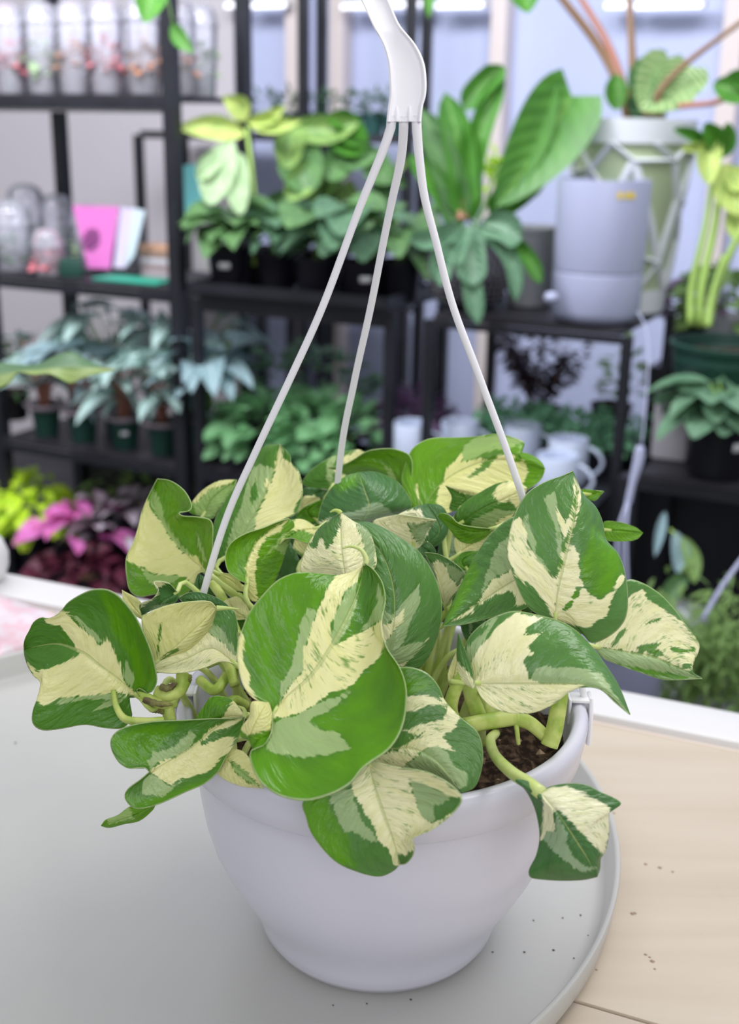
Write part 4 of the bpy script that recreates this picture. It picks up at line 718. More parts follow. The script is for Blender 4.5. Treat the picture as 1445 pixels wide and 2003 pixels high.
for i, (u, lb, o) in enumerate(((-2.02, 'silvery plant in the back row of the lower left shelf, farther left', .21), (-1.76, 'silvery plant in the back row of the lower left shelf, next to the black post', .21))):
    potted(lb, 'plant', u, o, -.295, .04, .031, .078, potgrn, lambda b, rnd, h: rosette(b, (0, 0, h), 32, .13, .085, .25, 'arrow', rnd, (.0, 1.0), .5, .0026), 'silver', stg, 30+i)
u = u_of(405, 800, .12)
r = potted('blue-grey arrow-leaved plant in a green pot just right of the tall black post', 'plant', u+.01, .10, -.285, .045, .035, .085, potgrn, lambda b, rnd, h: rosette(b, (0, 0, h), 26, .13, .085, .19, 'arrow', rnd, (.0, 1.2), .35, .003), 'silverbl', stg, 41)
MB().lathe([(.046, .080), (.058, .086), (.064, .096), (.062, .097), (.055, .089), (.046, .084)], 32).build('collar', saucer, r)
potted('bright small-leaved plant at the far left end of the lower shelf', 'plant', u_of(20, 850, .15), .17, -.295, .045, .04, .08, potblk, lambda b, rnd, h: bush(b, (0, 0, h+.02), (.08, .08, .13), 120, .04, .024, rnd), 'mid', stg, 42)
# bottom left: lime plant, begonias
potted('lime yellow leafy plant low on the left shelving', 'plant', u_of(66, 1000, .06), .06, -.69, .06, .05, .12, potblk, lambda b, rnd, h: bush(b, (0, 0, h+.02), (.09, .09, .15), 130, .085, .045, rnd, 'oval', 0, .5), 'lime', sty, 50)
def beg(b, rnd, h):
    bush(b, (0, 0, h), (.11, .10, .11), 60, .09, .055, rnd, 'heart', 0, .5)
potted('wine-red begonia in the lowest left tier, darkest of the leafy plants', 'plant', u_of(170, 1110, -.04), -.06, -.69, .05, .045, .07, potblk, lambda b, rnd, h: bush(b, (0, 0, h-.02), (.15, .12, .10), 80, .08, .05, rnd, 'heart', 0, .5), 'wine', stp, 51)
potted('pink-leaved begonia above the wine-red one, lower left', 'plant', u_of(128, 1040, .02), .04, -.69, .05, .045, .12, potblk, lambda b, rnd, h: bush(b, (.02, -.03, h+.03), (.12, .10, .10), 18, .10, .07, rnd, 'heart', 0, .4), 'pink', stp, 52)
potted('silver and pink begonia behind the front leaves, lower left', 'plant', u_of(232, 1000, .12), .12, -.69, .06, .05, .13, potblk, lambda b, rnd, h: bush(b, (-.01, 0, h), (.13, .10, .13), 60, .085, .05, rnd, 'heart', 0, .4), 'spink', stp, 53)
potted('green trailing plant in the lowest tier behind the begonias', 'plant', u_of(250, 940, .2), .24, -.69, .06, .05, .16, potblk, lambda b, rnd, h: bush(b, (0, 0, h+.02), (.16, .07, .13), 80, .07, .03, rnd, 'lance', 0, .4), 'olive', stg, 54)
# middle lower: white-nerved plants, purple plants
for i, (x, w, lb, lm) in enumerate(((520, .12, 'leafy green white-nerved plant in the middle tray, left one', 'nerve'), (650, .14, 'leafy green white-nerved plant in the middle tray, right one', 'nerve'))):
    potted(lb, 'plant', u_of(x, 830, .1), .12, -.280, .06, .05, .08, potblk, lambda b, rnd, h: bush(b, (0, 0, h-.02), (w, .10, .12), 120, .075, .048, rnd, 'oval', 0, .25, -.1), lm, stg, 60+i)
potted('bushy pale olive plant at the back of the middle lower shelf', 'plant', u_of(560, 720, .27), .26, -.285, .05, .04, .09, potblk, lambda b, rnd, h: bush(b, (.06, 0, h+.06), (.19, .05, .13), 120, .05, .028, rnd, 'oval', 0, .3), 'teal', stg, 62)
potted('purple leafy plant between the two thin black posts', 'plant', u_of(812, 800, .22), .22, -.212 if u_of(812, 800, .22) > -.995 else FS+.49, .055, .045, .08, potblk, lambda b, rnd, h: bush(b, (0, 0, h+.01), (.11, .09, .12), 110, .06, .035, rnd, 'oval', 0, .3), 'purple', stp, 63, name='potted_plant')
# under the white pot: lacy black fern, green mat, mugs
c = S(-.80, .22, -.212); r = thing('seedling_tray', 'tray of low mint-green creeping plants behind the mugs', 'plant', c)
b = MB().box((-1.0+.045, .13, -.210), (-.59, .33, -.165), fr=fr); b.build('tray', potblk, r, tuple(c), smooth=False)
b = MB(); rnd = random.Random(5)
for i in range(900): leafgeo(b, S(rnd.uniform(-.965, -.58), rnd.uniform(.12, .34), -.165+rnd.uniform(.0, .055)), (rnd.uniform(-1, 1), rnd.uniform(-1, 1), rnd.uniform(0, 1.2)), .022, .015, 'oval', .2, rnd.uniform(-1, 1), 0, .1, 3, 1)
b.build('foliage', LP['mint'], r, tuple(c), seed=3.3)
def lacy(b, rnd, h):
    for i in range(26):
        a = rnd.uniform(0, 2*PI); s0 = Vector((rnd.uniform(-.02, .02), rnd.uniform(-.01, .01), h)); hh = rnd.uniform(.12, .22); d = Vector((math.cos(a)*.6, math.sin(a)*.3, 1)); b.tube([s0, s0+d*hh*.5, s0+d*hh], .0012, 4, 1)
        for k in range(12):
            p = s0+d*hh*(.3+.7*k/12); leafgeo(b, p, (rnd.uniform(-1, 1), rnd.uniform(-.6, .6), rnd.uniform(-.2, .6)), .034, .016, 'lance', .3, rnd.uniform(-1, 1), 0, .1, 3, 1)
potted('lacy near-black fern behind the mint-green tray', 'plant', u_of(1040, 760, .42)+.02, .44, -.212+.0, .05, .04, .07, potblk, lacy, 'darkp', stb, 70)
potted('yellow-green bushy plant right of the black fern', 'plant', -.71, .47, -.212, .05, .04, .09, potblk, lambda b, rnd, h: bush(b, (.03, 0, h+.03), (.05, .05, .14), 60, .05, .024, rnd, 'lance', 0, .2), 'olive', stg, 71)
c = S(-.86, .50, FS); o = MB().box((-.99, .38, FS), (-.60, .60, -.2125), fr=fr).build('storage_crate', black, None, tuple(c), smooth=False); o.location = tuple(c); tag(o, 'dark crate behind the low shelving under the black fern', 'crate')
mugm = mat('mug_white_ceramic', srgb(196, 206, 228), .2, coat=.3)
def mug(loc, rz, label, group='white mugs on the shelf'):
    r = thing('mug', label, 'mug', loc, rz, group); h = .098; R = .0425
    b = MB().lathe([(0, 0), (R*.9, 0), (R*.97, .004), (R, .010), (R, h-.003), (R-.0015, h), (R-.004, h-.002), (R-.0045, .012), (R-.010, .007), (0, .006)], 40); b.build('cup', mugm, r, auto=50)
    p = [(R-.001, 0, h*.84)]+[(R+.008+.024*math.sin(PI*t/8), 0, h*.84-(h*.66)*t/8) for t in range(1, 8)]+[(R-.001, 0, h*.18)]
    MB().tube(smooth_path(p, 26), .0052, 10, flat=.8).build('handle', mugm, r); return r
mz = -.2070
black_tray('black tray under the white mugs', -.965, -.575, -.170, .118, -.2117, .012)
ml = [((1112, .035), -.35, 'white mug at the right end with its handle clear of the others'), ((1020, .10), -.35, 'white mug behind the row, its handle half hidden'), ((898, .06), -.3, 'white mug farthest left, partly behind a marbled leaf')]
first = None
for (x, o), rz, lb in ml:
    loc = S(u_of(x, 868, o), o, mz)
    if first is None: first = mug(loc, rz, lb)
    else: dup(first, loc, rz, lb)
dup(first, S(u_of(1090, 905, -.108), -.108, mz), -.4, 'white mug in front of the mug row, lowest in the frame')
dup(first, S(u_of(806, 880, .0), .0, mz), -.4, 'white mug nearly hidden behind leaves at the left of the row')
# row of black pots on the middle shelf -----------------------------------
z0 = .142
def px_pot(x, o): return u_of(x, 560, o)
potted('black pot with glossy heart leaves next to the turquoise card', 'plant', px_pot(450, .07), .07, z0, .055, .042, .098, potblk, lambda b, rnd, h: (rosette(b, (0, 0, h), 20, .135, .095, .10, 'heart', rnd, (-.1, 1.1), .4, .002)), 'mid', stg, 80, CAMD-.3)
potted('black pot with dark glossy leaves, second in the row', 'plant', px_pot(540, .10), .10, z0, .05, .042, .09, potblk, lambda b, rnd, h: rosette(b, (0, 0, h), 18, .13, .085, .10, 'heart', rnd, (-.1, 1.0), .4, .002), 'blue', stg, 81)
potted('wide black pot with broad green leaves, third in the row', 'plant', px_pot(622, .05), .05, z0, .055, .045, .09, potblk, lambda b, rnd, h: rosette(b, (0, 0, h), 22, .155, .095, .10, 'oval', rnd, (-.1, 1.1), .4, .002), 'mid', stg, 82)
potted('black pot bearing a small white label, fourth in the row', 'plant', px_pot(705, .04), .05, z0, .052, .043, .09, potblk, lambda b, rnd, h: rosette(b, (0, 0, h), 20, .15, .09, .11, 'oval', rnd, (-.1, .9), .4, .002), 'blue', stg, 83, CAMD)
potted('black pot at the end of the row beside the bumpy basket', 'plant', px_pot(775, .08), .10, z0, .05, .04, .09, potblk, lambda b, rnd, h: rosette(b, (0, 0, h), 18, .145, .085, .11, 'oval', rnd, (-.1, .9), .45, .002), 'mid', stg, 84)
# hero leaves drawn at their place in the shop
def hero(b, k, base, tip, width, d0, d1, shape='lance', bend=0., cup=.02, mi=0, n=12, lob=0.):
    (xa, ya), (xb, yb) = base, tip; q = math.hypot(xb-xa, yb-ya); nx, ny = -(yb-ya)/q, (xb-xa)/q; vs, uv, fs = [], [], []; nv = 5
    for i in range(n+1):
        u = i/n
        w = {'lance': math.sin(PI*u**.8)**.8, 'heart': max(0, math.sin(PI*min(1, (u*.96+.04)**.55)))**.7, 'strap': min(1, u*5+.25)*min(1, (1-u)*5)**.6, 'oval': math.sin(PI*min(.999, u*.97+.015))**.6}[shape]
        cx, cy = xa+(xb-xa)*u+nx*bend*math.sin(PI*u), ya+(yb-ya)*u+ny*bend*math.sin(PI*u); dd = d0+(d1-d0)*u
        for j in range(-nv, nv+1):
            v = j/nv; bk = -lob*abs(v)*(1-u)**2; vs.append(D(cx+nx*v*w*width/2+(xb-xa)/q*bk, cy+ny*v*w*width/2+(yb-ya)/q*bk, dd-cup*abs(v)**1.5*w)); uv.append((u-.28*abs(v)+1, v))
    kk = 2*nv+1
    for i in range(n):
        for j in range(kk-1): fs.append((i*kk+j, i*kk+j+1, (i+1)*kk+j+1, (i+1)*kk+j))
    b.add(vs, fs, mi, uv)
def ptube(b, pts, r, mi=1, n=16): q = smooth_path([D(*p) for p in pts], n); b.tube(q, [r*(1-.35*i/(n-1)) for i in range(n)], 7, mi)
def hpot(label, u, o, z, rt, rb, h, pm, fn, mats, name='potted_plant', tg=None, pots=True):
    c = S(u, o, z); r = thing(name, label, 'plant', c)
    if pots: pot_parts(r, rt, rb, h, pm, tagside=tg)
    b = MB(); fn(b); b.build('foliage', mats, r, tuple(c), seed=rt*50); return r
def f1(b):   # pale variegated climber
    ptube(b, [(498, 520, 2.80), (500, 420, 2.78), (492, 330, 2.76), (482, 250, 2.76)], .006)
    for a in (((482, 235), (436, 188), 46), ((482, 240), (590, 235), 34), ((480, 262), (345, 250), 50), ((482, 240), (560, 205), 30)): hero(b, 0, a[0], a[1], a[2], 2.76, 2.72, 'lance', 8)
    for a in (((452, 275), (408, 400), 70), ((470, 300), (470, 420), 50), ((440, 300), (385, 350), 40)): hero(b, 0, a[0], a[1], a[2], 2.74, 2.70, 'oval', 6, mi=2)
hpot('tall climber with yellow-cream cut leaves above the first black pots', px_pot(500, .18), .18, z0, .05, .04, .09, potblk, f1, [LP['cream'], sty, LP['pale']])
def f2(b):
    for x0, x1, y1 in ((600, 600, 300), (612, 640, 330), (640, 700, 320), (600, 590, 350), (650, 680, 260)): ptube(b, [(625, 480, 2.84), ((x0+620)/2, 400, 2.84), (x1, y1, 2.82)], .005)
    for a, t, w, m in (((590, 260), (600, 380), 90, 0), ((560, 250), (700, 240), 60, 2), ((640, 290), (740, 300), 60, 0), ((660, 240), (710, 300), 60, 3), ((668, 215), (715, 285), 55, 3), ((585, 240), (560, 330), 60, 2), ((690, 300), (640, 350), 60, 0), ((730, 290), (760, 360), 60, 0), ((700, 250), (640, 230), 40, 3), ((640, 320), (560, 390), 60, 2)): hero(b, 0, a, t, w, 2.82, 2.78, 'oval', 8, .03, m)
    rnd = random.Random(9)
    for i in range(16): x, y = rnd.uniform(560, 790), rnd.uniform(290, 400); hero(b, 0, (x, y), (x+rnd.uniform(-60, 60), y+rnd.uniform(10, 60)), rnd.uniform(30, 50), 2.9, 2.88, 'oval', 6, .03, rnd.choice([0, 0, 2]))
hpot('tall leafy plant with broad light green leaves in the middle of the row', px_pot(640, .20), .20, z0, .055, .045, .09, potblk, f2, [LP['mid'], stg, LP['olive'], LP['bright']])
# bumpy basket with strap-leaved plant
bu = u_of(915, 560, .08); c = S(bu, .08, .142); r = thing('planter_basket', 'dark bumpy round basket pot with tall and drooping strap leaves', 'plant', c)
bask = mat('dark_glazed_basket', srgb(46, 42, 46), .18, coat=.6); R = .092
prof = [(0, 0), (.045, 0), (.055, .003), (.078, .030), (.090, .062), (.092, .088), (.086, .118), (.076, .138), (.079, .143), (.074, .145), (.070, .140), (.070, .125), (0, .125)]
MB().lathe(prof, 40).build('basket', bask, r, auto=60); b = MB()
for i in range(9):
    z = .018+i*.0135; rr = np.interp(z, [p[1] for p in prof[2:8]], [p[0] for p in prof[2:8]]); n = int(2*PI*rr/.0135)
    for j in range(n):
        a = 2*PI*(j+.5*(i % 2))/n; x, y = rr*math.cos(a), rr*math.sin(a); q = .0046; T = Vector((-math.sin(a), math.cos(a), 0)); O = Vector((math.cos(a), math.sin(a), 0)); vs = []
        for t in (0, 1):
            for k in range(6): an = 2*PI*k/6; vs.append(Vector((x, y, z))+(T*math.cos(an)+Vector((0, 0, 1))*math.sin(an))*q*(1 if t == 0 else .6)+O*(.0+.003*t))
        vs.append(Vector((x, y, z))+O*.0042); b.add(vs, [(k, (k+1) % 6, 6+(k+1) % 6, 6+k) for k in range(6)]+[(6+k, 6+(k+1) % 6, 12) for k in range(6)])
b.build('bumps', mat('glazed_bump', srgb(84, 80, 90), .12, coat=.8), r)['kind'] = 'stuff'
b = MB()
ptube(b, [(925, 450, 2.42), (950, 400, 2.42), (975, 330, 2.42), (1118, 190, 2.38)], .004)
hero(b, 0, (1118, 188), (968, 405), 150, 2.36, 2.40, 'heart', -6, .03, 0, 16, 34); hero(b, 0, (1085, 150), (962, 420), 60, 2.35, 2.41, 'lance', -14, .01, 3)
for a, t, w, bd, m in (((905, 430), (870, 180), 60, 14, 0), ((900, 440), (820, 210), 60, 12, 2), ((912, 430), (985, 135), 46, -16, 0), ((900, 420), (835, 250), 50, 6, 2), ((925, 430), (912, 230), 40, 4, 0), ((900, 450), (800, 300), 46, 12, 3), ((985, 130), (905, 215), 46, 8, 0), ((960, 420), (1010, 330), 40, 0, 0), ((955, 430), (1075, 330), 30, 10, 3)):
    hero(b, 0, a, t, w, 2.42, 2.42, 'strap', bd, .02, m)
for a, t, w, bd, m in (((915, 440), (935, 635), 40, 4, 4), ((915, 440), (925, 560), 60, 0, 4), ((900, 440), (800, 470), 40, -10, 4), ((930, 440), (1010, 590), 34, -30, 4), ((990, 460), (1058, 555), 30, -10, 3), ((900, 450), (860, 560), 46, 14, 4), ((940, 440), (1020, 470), 60, -14, 4), ((905, 445), (880, 520), 50, 4, 4)):
    hero(b, 0, a, t, w, 2.36, 2.33, 'strap', bd, .02, m)
b.build('foliage', [LP['bright'], stg, LP['mid'], LP['bright'], LP['teal']], r, tuple(c), seed=4.4)
b = MB(); ptube(b, [(905, 430, 2.42), (902, 400, 2.42), (900, 390, 2.42)], .014, 0); b.build('stem', stp, r, tuple(c))
potted('yellow-green leafy plant behind the big heart leaf', 'plant', u_of(965, 500, .30), .29, .142, .045, .035, .08, potgry, lambda b, rnd, h: (b.tube([(0, 0, h), (0, 0, h+.20)], .004, 6, 1), bush(b, (0, 0, h+.17), (.06, .06, .09), 60, .06, .035, rnd)), 'lime', sty, 90)
# frosted grey pot, white self-watering pot
c = S(u_of(1035, 590, .2), .20, .142); r = thing('plant_pot', 'plain grey-white pot half hidden behind the drooping leaves', 'pot', c)
pot_parts(r, .062, .05, .17, potgry)
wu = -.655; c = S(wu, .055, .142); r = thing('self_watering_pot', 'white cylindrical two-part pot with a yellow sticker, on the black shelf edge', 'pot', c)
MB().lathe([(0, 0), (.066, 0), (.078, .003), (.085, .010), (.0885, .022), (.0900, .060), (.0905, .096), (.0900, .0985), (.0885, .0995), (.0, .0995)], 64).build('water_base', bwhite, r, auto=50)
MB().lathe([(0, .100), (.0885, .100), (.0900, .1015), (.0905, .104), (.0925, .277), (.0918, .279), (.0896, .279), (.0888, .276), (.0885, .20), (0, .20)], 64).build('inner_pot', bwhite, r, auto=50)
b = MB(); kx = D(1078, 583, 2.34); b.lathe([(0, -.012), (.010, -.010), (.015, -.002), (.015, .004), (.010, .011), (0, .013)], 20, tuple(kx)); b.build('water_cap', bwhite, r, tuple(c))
yel = mat('yellow_print', srgb(226, 196, 40), .5)
for x, w in ((1213, 14), (1231, 14)):
    p = [onS(x-w/2, 375), onS(x+w/2, 375), onS(x+w/2, 389), onS(x-w/2, 389)]
def onc(x, y, rad, cu, co):     # pixel on the outside of an upright cylinder
    q = ray(x, y); cc = S(cu, co, 0)[:2]; o_ = CAMP[:2]-cc; A = q[:2]@q[:2]; B = 2*o_@q[:2]; Cc = o_@o_-rad*rad; dsc = max(0, B*B-4*A*Cc); return CAMP+q*((-B-math.sqrt(dsc))/(2*A))
b = MB()
for x in (1212, 1226, 1237):
    vs = [onc(x+dx, y, .0932, wu, .055) for dx, y in ((-4.5, 376), (4.5, 376), (4.5, 389), (-4.5, 389))]; b.add(vs, [(0, 1, 2, 3)])
b.build('yellow_sticker', yel, r, tuple(c), smooth=False, solid=.0005)
# lattice planter
pu, po = -.655, .245; c = S(pu, po, .142); r = thing('lattice_planter', 'tall tapered sage planter with a white lattice pattern, holding thick-stalked leaves', 'plant', c)
sage = mat('sage_green_ceramic', srgb(172, 186, 150), .5); RT_, RB_, HH = .128, .092, .392
rad = lambda z: RB_+(RT_-RB_)*(z/HH)
MB().lathe([(0, 0), (RB_-.004, 0), (RB_-.001, .006), (RT_-.004, HH-.004), (RT_-.010, HH-.002), (RT_-.014, HH-.02), (RT_-.016, HH-.05), (0, HH-.05)], 64).build('planter_body', sage, r, auto=50)
lat = MB(); lat.lathe([(RT_-.004, HH-.045), (RT_+.001, HH-.045), (RT_+.004, HH+.002), (RT_-.008, HH+.003), (RT_-.008, HH-.002)], 64); lat.lathe([(rad(.0)-.002, .0), (rad(0)+.003, .001), (rad(.05)+.003, .05), (rad(.05)-.001, .05)], 64)
rnd = random.Random(3); P_ = {}
nA = 9
for lev, z in enumerate((.05, .13, .21, .29, HH-.045)):
    for j in range(nA): P_[lev, j] = (2*PI*(j+.5*(lev % 2)+(rnd.uniform(-.22, .22) if 0 < lev < 4 else 0))/nA, z+(rnd.uniform(-.03, .03) if 0 < lev < 4 else 0))
def bar(p, q):
    pts = []
    for t in np.linspace(0, 1, 7): a = p[0]+(q[0]-p[0])*t; z = p[1]+(q[1]-p[1])*t; pts.append((rad(z)*math.cos(a), rad(z)*math.sin(a), z))
    lat.tube(pts, .0092, 8, flat=.5)
for lev in range(4):
    for j in range(nA):
        a = P_[lev, j]; k2 = [(j-1) if lev % 2 == 0 else j, j if lev % 2 == 0 else j+1]
        for kk in (k2 if (lev+j) % 3 else k2[:1]):
            q = list(P_[lev+1, kk % nA]); q[0] += 2*PI*(kk//nA if kk >= 0 else -1)
            bar(a, q)
    if lev:
        for j in range(0, nA, 2): q = list(P_[lev, (j+1) % nA]); q[0] += 2*PI*((j+1)//nA); bar(P_[lev, j], q)
lat.build('lattice', mat('lattice_white', srgb(206, 210, 214), .45), r, auto=45)
b = MB(); dq = 2.53
for q, rr, m in (([(1232, 250, dq), (1215, 180, dq), (1170, 90, dq), (1085, -20, dq-.03)], .012, 1), ([(1235, 250, dq), (1225, 190, dq), (1190, 90, dq), (1125, -20, dq)], .010, 2), ([(1238, 250, dq), (1236, 120, dq), (1229, -20, dq)], .011, 1), ([(1245, 225, dq), (1330, 208, dq-.1), (1400, 200, dq-.14), (1460, 170, dq-.18)], .008, 2), ([(1290, 235, 2.48), (1285, 190, 2.44), (1335, 130, 2.42), (1460, 35, 2.38)], .008, 1)): ptube(b, q, rr, m, 20)
hero(b, 0, (1318, 140), (1250, 215), 130, 2.46, 2.44, 'heart', 0, .03, 3, 14, 20); hero(b, 0, (1262, 108), (1255, 215), 56, 2.47, 2.45, 'lance', 4, .02, 0); hero(b, 0, (1350, 130), (1310, 205), 90, 2.46, 2.44, 'heart', 0, .02, 3, 12, 12)
hero(b, 0, (1205, 145), (1205, 215), 46, 2.50, 2.50, 'oval', 0, .02, 4); hero(b, 0, (1395, 165), (1470, 185), 56, 2.36, 2.33, 'oval', 0, .02, 4); hero(b, 0, (1420, 150), (1480, 160), 40, 2.36, 2.33, 'oval', 0, .02, 4)
hero(b, 0, (1300, 240), (1230, 190), 60, 2.52, 2.5, 'oval', 0, .02, 5)
b.build('foliage', [LP['mid'], stb, stp, LP['vein'], LP['bright'], LP['blue']], r, tuple(c), seed=1.9)
# right side: philodendron in green pot, grey box, black pot
z1 = -.1195
c = S(-.385, .105, z1); r = thing('potted_plant', 'large dark green pot with thick upright stalks and yellow-green leaves, right edge', 'plant', c); pot_parts(r, .118, .09, .232, potgrn)
b = MB()
for q, rr in (([(1368, 640, 2.37), (1372, 560, 2.36), (1400, 430, 2.35), (1408, 330, 2.34)], .010), ([(1382, 640, 2.34), (1400, 560, 2.33), (1440, 470, 2.30), (1470, 420, 2.29)], .010), ([(1350, 635, 2.36), (1352, 560, 2.36), (1380, 440, 2.35), (1392, 360, 2.35)], .008), ([(1385, 640, 2.3), (1392, 580, 2.3), (1415, 500, 2.29)], .006)): ptube(b, q, rr, 1)
for a, t, w, m in (((1405, 300), (1380, 240), 44, 0), ((1400, 250), (1385, 360), 50, 2), ((1395, 290), (1318, 252), 26, 0), ((1395, 300), (1330, 290), 22, 2), ((1415, 320), (1450, 420), 66, 2), ((1420, 330), (1470, 360), 50, 2), ((1430, 400), (1470, 480), 50, 2), ((1410, 310), (1425, 240), 36, 0)): hero(b, 0, a, t, w, 2.34, 2.30, 'oval', 6, .02, m)
b.build('foliage', [LP['bright'], sty, LP['cream']], r, tuple(c), seed=2.9)
c = S(-.466, .03, z1); r = MB().box((-.503, -.005, z1+.0005), (-.430, .065, z1+.142), fr=fr, bev=.006).build('storage_box', mat('grey_box_card', srgb(170, 166, 172), .6), None, tuple(c), auto=40); r.location = tuple(c); tag(r, 'plain light grey box standing at the left end of the black stand', 'box')
potted('black pot with a white label and broad two-tone leaves at the right edge', 'plant', -.362, -.055, z1, .062, .054, .118, potblk, lambda b, rnd, h: (rosette(b, (0, 0, h), 24, .12, .075, .07, 'oval', rnd, (-.2, .9), .35, .0025), rosette(b, (0, 0, h), 6, .12, .07, .05, 'oval', rnd, (.3, .9), .3, .0025, az=(2.6, 3.8))), 'teal', stg, 95, CAMD+.30)
potted('dark purple small-leaved plant behind the tall stalks at the right', 'plant', u_of(1335, 560, .5)+.02, .52, .0, .05, .04, .09, potblk, lambda b, rnd, h: bush(b, (0, 0, h+.02), (.09, .07, .09), 90, .045, .03, rnd), 'purple', stb, 96)
potted('yellowish green plant behind the stalks at the far right', 'plant', u_of(1420, 560, .45)+.02, .44, .0, .06, .05, .12, potgry, lambda b, rnd, h: bush(b, (0, 0, h), (.10, .08, .12), 70, .07, .045, rnd), 'olive', stb, 97)
c = S(-.33, .48, FS); o = MB().box((-.60, .36, FS), (.0, .62, -.0005), fr=fr).build('storage_crate', black, None, tuple(c), smooth=False); o.location = tuple(c); tag(o, 'tall dark crate behind the green pot at the right edge', 'crate')
# rack by the wall: tufts in teal pots
teal = mat('teal_pot', srgb(44, 82, 80), .5); i = 0; names = ['leftmost', 'second from the left', 'third from the left', 'fourth from the left', 'middle one', 'last but one', 'last by the pink flower']
t0 = None
for x in (520, 562, 604, 646, 688, 730, 770):
    uu = u_of(x, 250, 1.0); cc = S(uu, 1.0, ZR+.0005)
    r = thing('potted_plant', 'small tufted plant in a teal pot on the far rack, ' + names[i], 'plant', cc, group='tufted plants on the wall rack'); pot_parts(r, .034, .028, .06, teal, n=16)
    b = MB(); rnd = random.Random(i); bush(b, (0, 0, .055), (.045, .045, .07), 60, .035, .010, rnd, 'lance', 0, .1); b.build('foliage', LP['blue'], r, seed=i*1.1); i += 1
for i, (x, lm, lb) in enumerate(((540, 'mid', 'bushy green plant low on the far wall rack, left'), (640, 'blue', 'grey-green plant low on the far wall rack, middle'), (725, 'mid', 'green spiky plant low on the far wall rack, right'), (455, 'olive', 'olive plant low on the far wall rack, behind the post'))):
    potted(lb, 'plant', u_of(x, 690, 1.0), 1.04, -.0195, .05, .04, .05, teal, lambda b, rnd, h: bush(b, (0, 0, h-.02), (.13, .08, .07), 90, .055, .024, rnd, 'lance', 0, .2), lm, stg, 110+i)
b = MB(); c = S(-1.16, .30, .1355)
# clear cups and domes -----------------------------------------------------
gm = bpy.data.materials.new('clear_plastic'); gm.use_nodes = True; nt = gm.node_tree; nt.nodes.remove(nt.nodes['Principled BSDF'])
tr = nt.nodes.new('ShaderNodeBsdfTransparent'); tr.inputs[0].default_value = (.90, .91, .95, 1); gl = nt.nodes.new('ShaderNodeBsdfGlossy'); gl.inputs[0].default_value = (.95, .95, 1, 1); gl.inputs[1].default_value = .06; df = nt.nodes.new('ShaderNodeBsdfDiffuse'); df.inputs[0].default_value = (.92, .91, 1, 1)
lw = nt.nodes.new('ShaderNodeLayerWeight'); lw.inputs[0].default_value = .3; m1 = nt.nodes.new('ShaderNodeMixShader'); m2 = nt.nodes.new('ShaderNodeMixShader'); m1.inputs[0].default_value = .25
nt.links.new(tr.outputs[0], m1.inputs[1]); nt.links.new(df.outputs[0], m1.inputs[2]); nt.links.new(lw.outputs['Fresnel'], m2.inputs[0]); nt.links.new(m1.outputs[0], m2.inputs[1]); nt.links.new(gl.outputs[0], m2.inputs[2]); nt.links.new(m2.outputs[0], nt.nodes['Material Output'].inputs[0])
orangel = plain_leaf('leaf_dried_orange', srgb(190, 132, 96), srgb(150, 104, 76)); LP['dry'] = orangel; LP['rose'] = plain_leaf('leaf_rose', srgb(212, 120, 130), srgb(170, 90, 100))
def cup(label, u, o, z, r0, h, plant_m, seed, group='clear plastic cups with plants', sc=1.0):
    c = S(u, o, z); r = thing('clear_cup', label, 'cup', c, group=group)
    MB().lathe([(0, .001), (r0*.80, .001), (r0*.84, .006), (r0*.98, h*.96), (r0*1.04, h*.965), (r0*1.05, h*.985), (r0*1.0, h*.99)], 32).build('cup_body', gm, r, auto=50)
    MB().lathe([(r0*1.06, h*.97), (r0*1.06, h), (r0*.99, h+.005), (r0*.96, h+r0*.45), (r0*.80, h+r0*.80), (r0*.45, h+r0*1.02), (0, h+r0*1.08)], 32).build('dome_lid', gm, r, auto=60)
    pp = MB().lathe([(0, .003), (r0*.55, .003), (r0*.62, h*.30), (0, h*.30)], 16).build('inner_pot', saucer if seed % 2 else potgry, r)
    b = MB(); rnd = random.Random(seed); bush(b, (0, 0, h*.30), (r0*.6, r0*.6, h*.42), 26, .04, .025, rnd); b.build('cutting', LP[plant_m], r, seed=seed*.3)
    return r
pos = [('in the left corner of the top shelf', 25, .06), ('second along the front of the top shelf', 88, .06), ('third along the front of the top shelf', 150, .06), ('fourth along the front of the top shelf', 212, .06), ('beside the tall black post, left of it', 285, .06), ('right of the tall black post on the top shelf', 385, .10), ('at the right end of the top shelf', 440, .12)]
for i, (lb, x, o) in enumerate(pos): cup('tall clear domed cup, ' + lb, u_of(x, 195, o) if x < 330 else min(u_of(x, 195, o), -1.70+.0) if x < 400 else -1.72, o if x < 330 else .10 + (.0 if x < 400 else .12), .5755, .043, .165, ['rose', 'pale', 'dry', 'rose', 'dry', 'dry', 'pale'][i], 200+i)
for i, (x, o) in enumerate(((55, .20), (120, .20), (182, .20), (250, .20))): cup('clear domed cup at the back of the top shelf, ' + ['far left', 'left of centre', 'centre', 'nearest the black post'][i], u_of(x, 190, o), o, .5755, .040, .16, ['pale', 'rose', 'pale', 'mid'][i], 210+i)
c2 = [('lowest left, over a grey plant', 30, .07, .055, .12, 'teal'), ('holding a pink flower', 96, .03, .040, .075, 'rose'), ('behind the pink card', 178, .19, .045, .12, 'pale'), ('behind the pale card', 250, .19, .045, .12, 'mid'), ('tall one at the back left', 60, .22, .05, .16, 'pale'), ('back row by the thin post', 118, .24, .045, .14, 'teal')]
for i, (lb, x, o, r0, h, pm_) in enumerate(c2): cup('clear domed cup on the middle left shelf, ' + lb, u_of(x, 548, o), o, .1405, r0, h, pm_, 220+i)
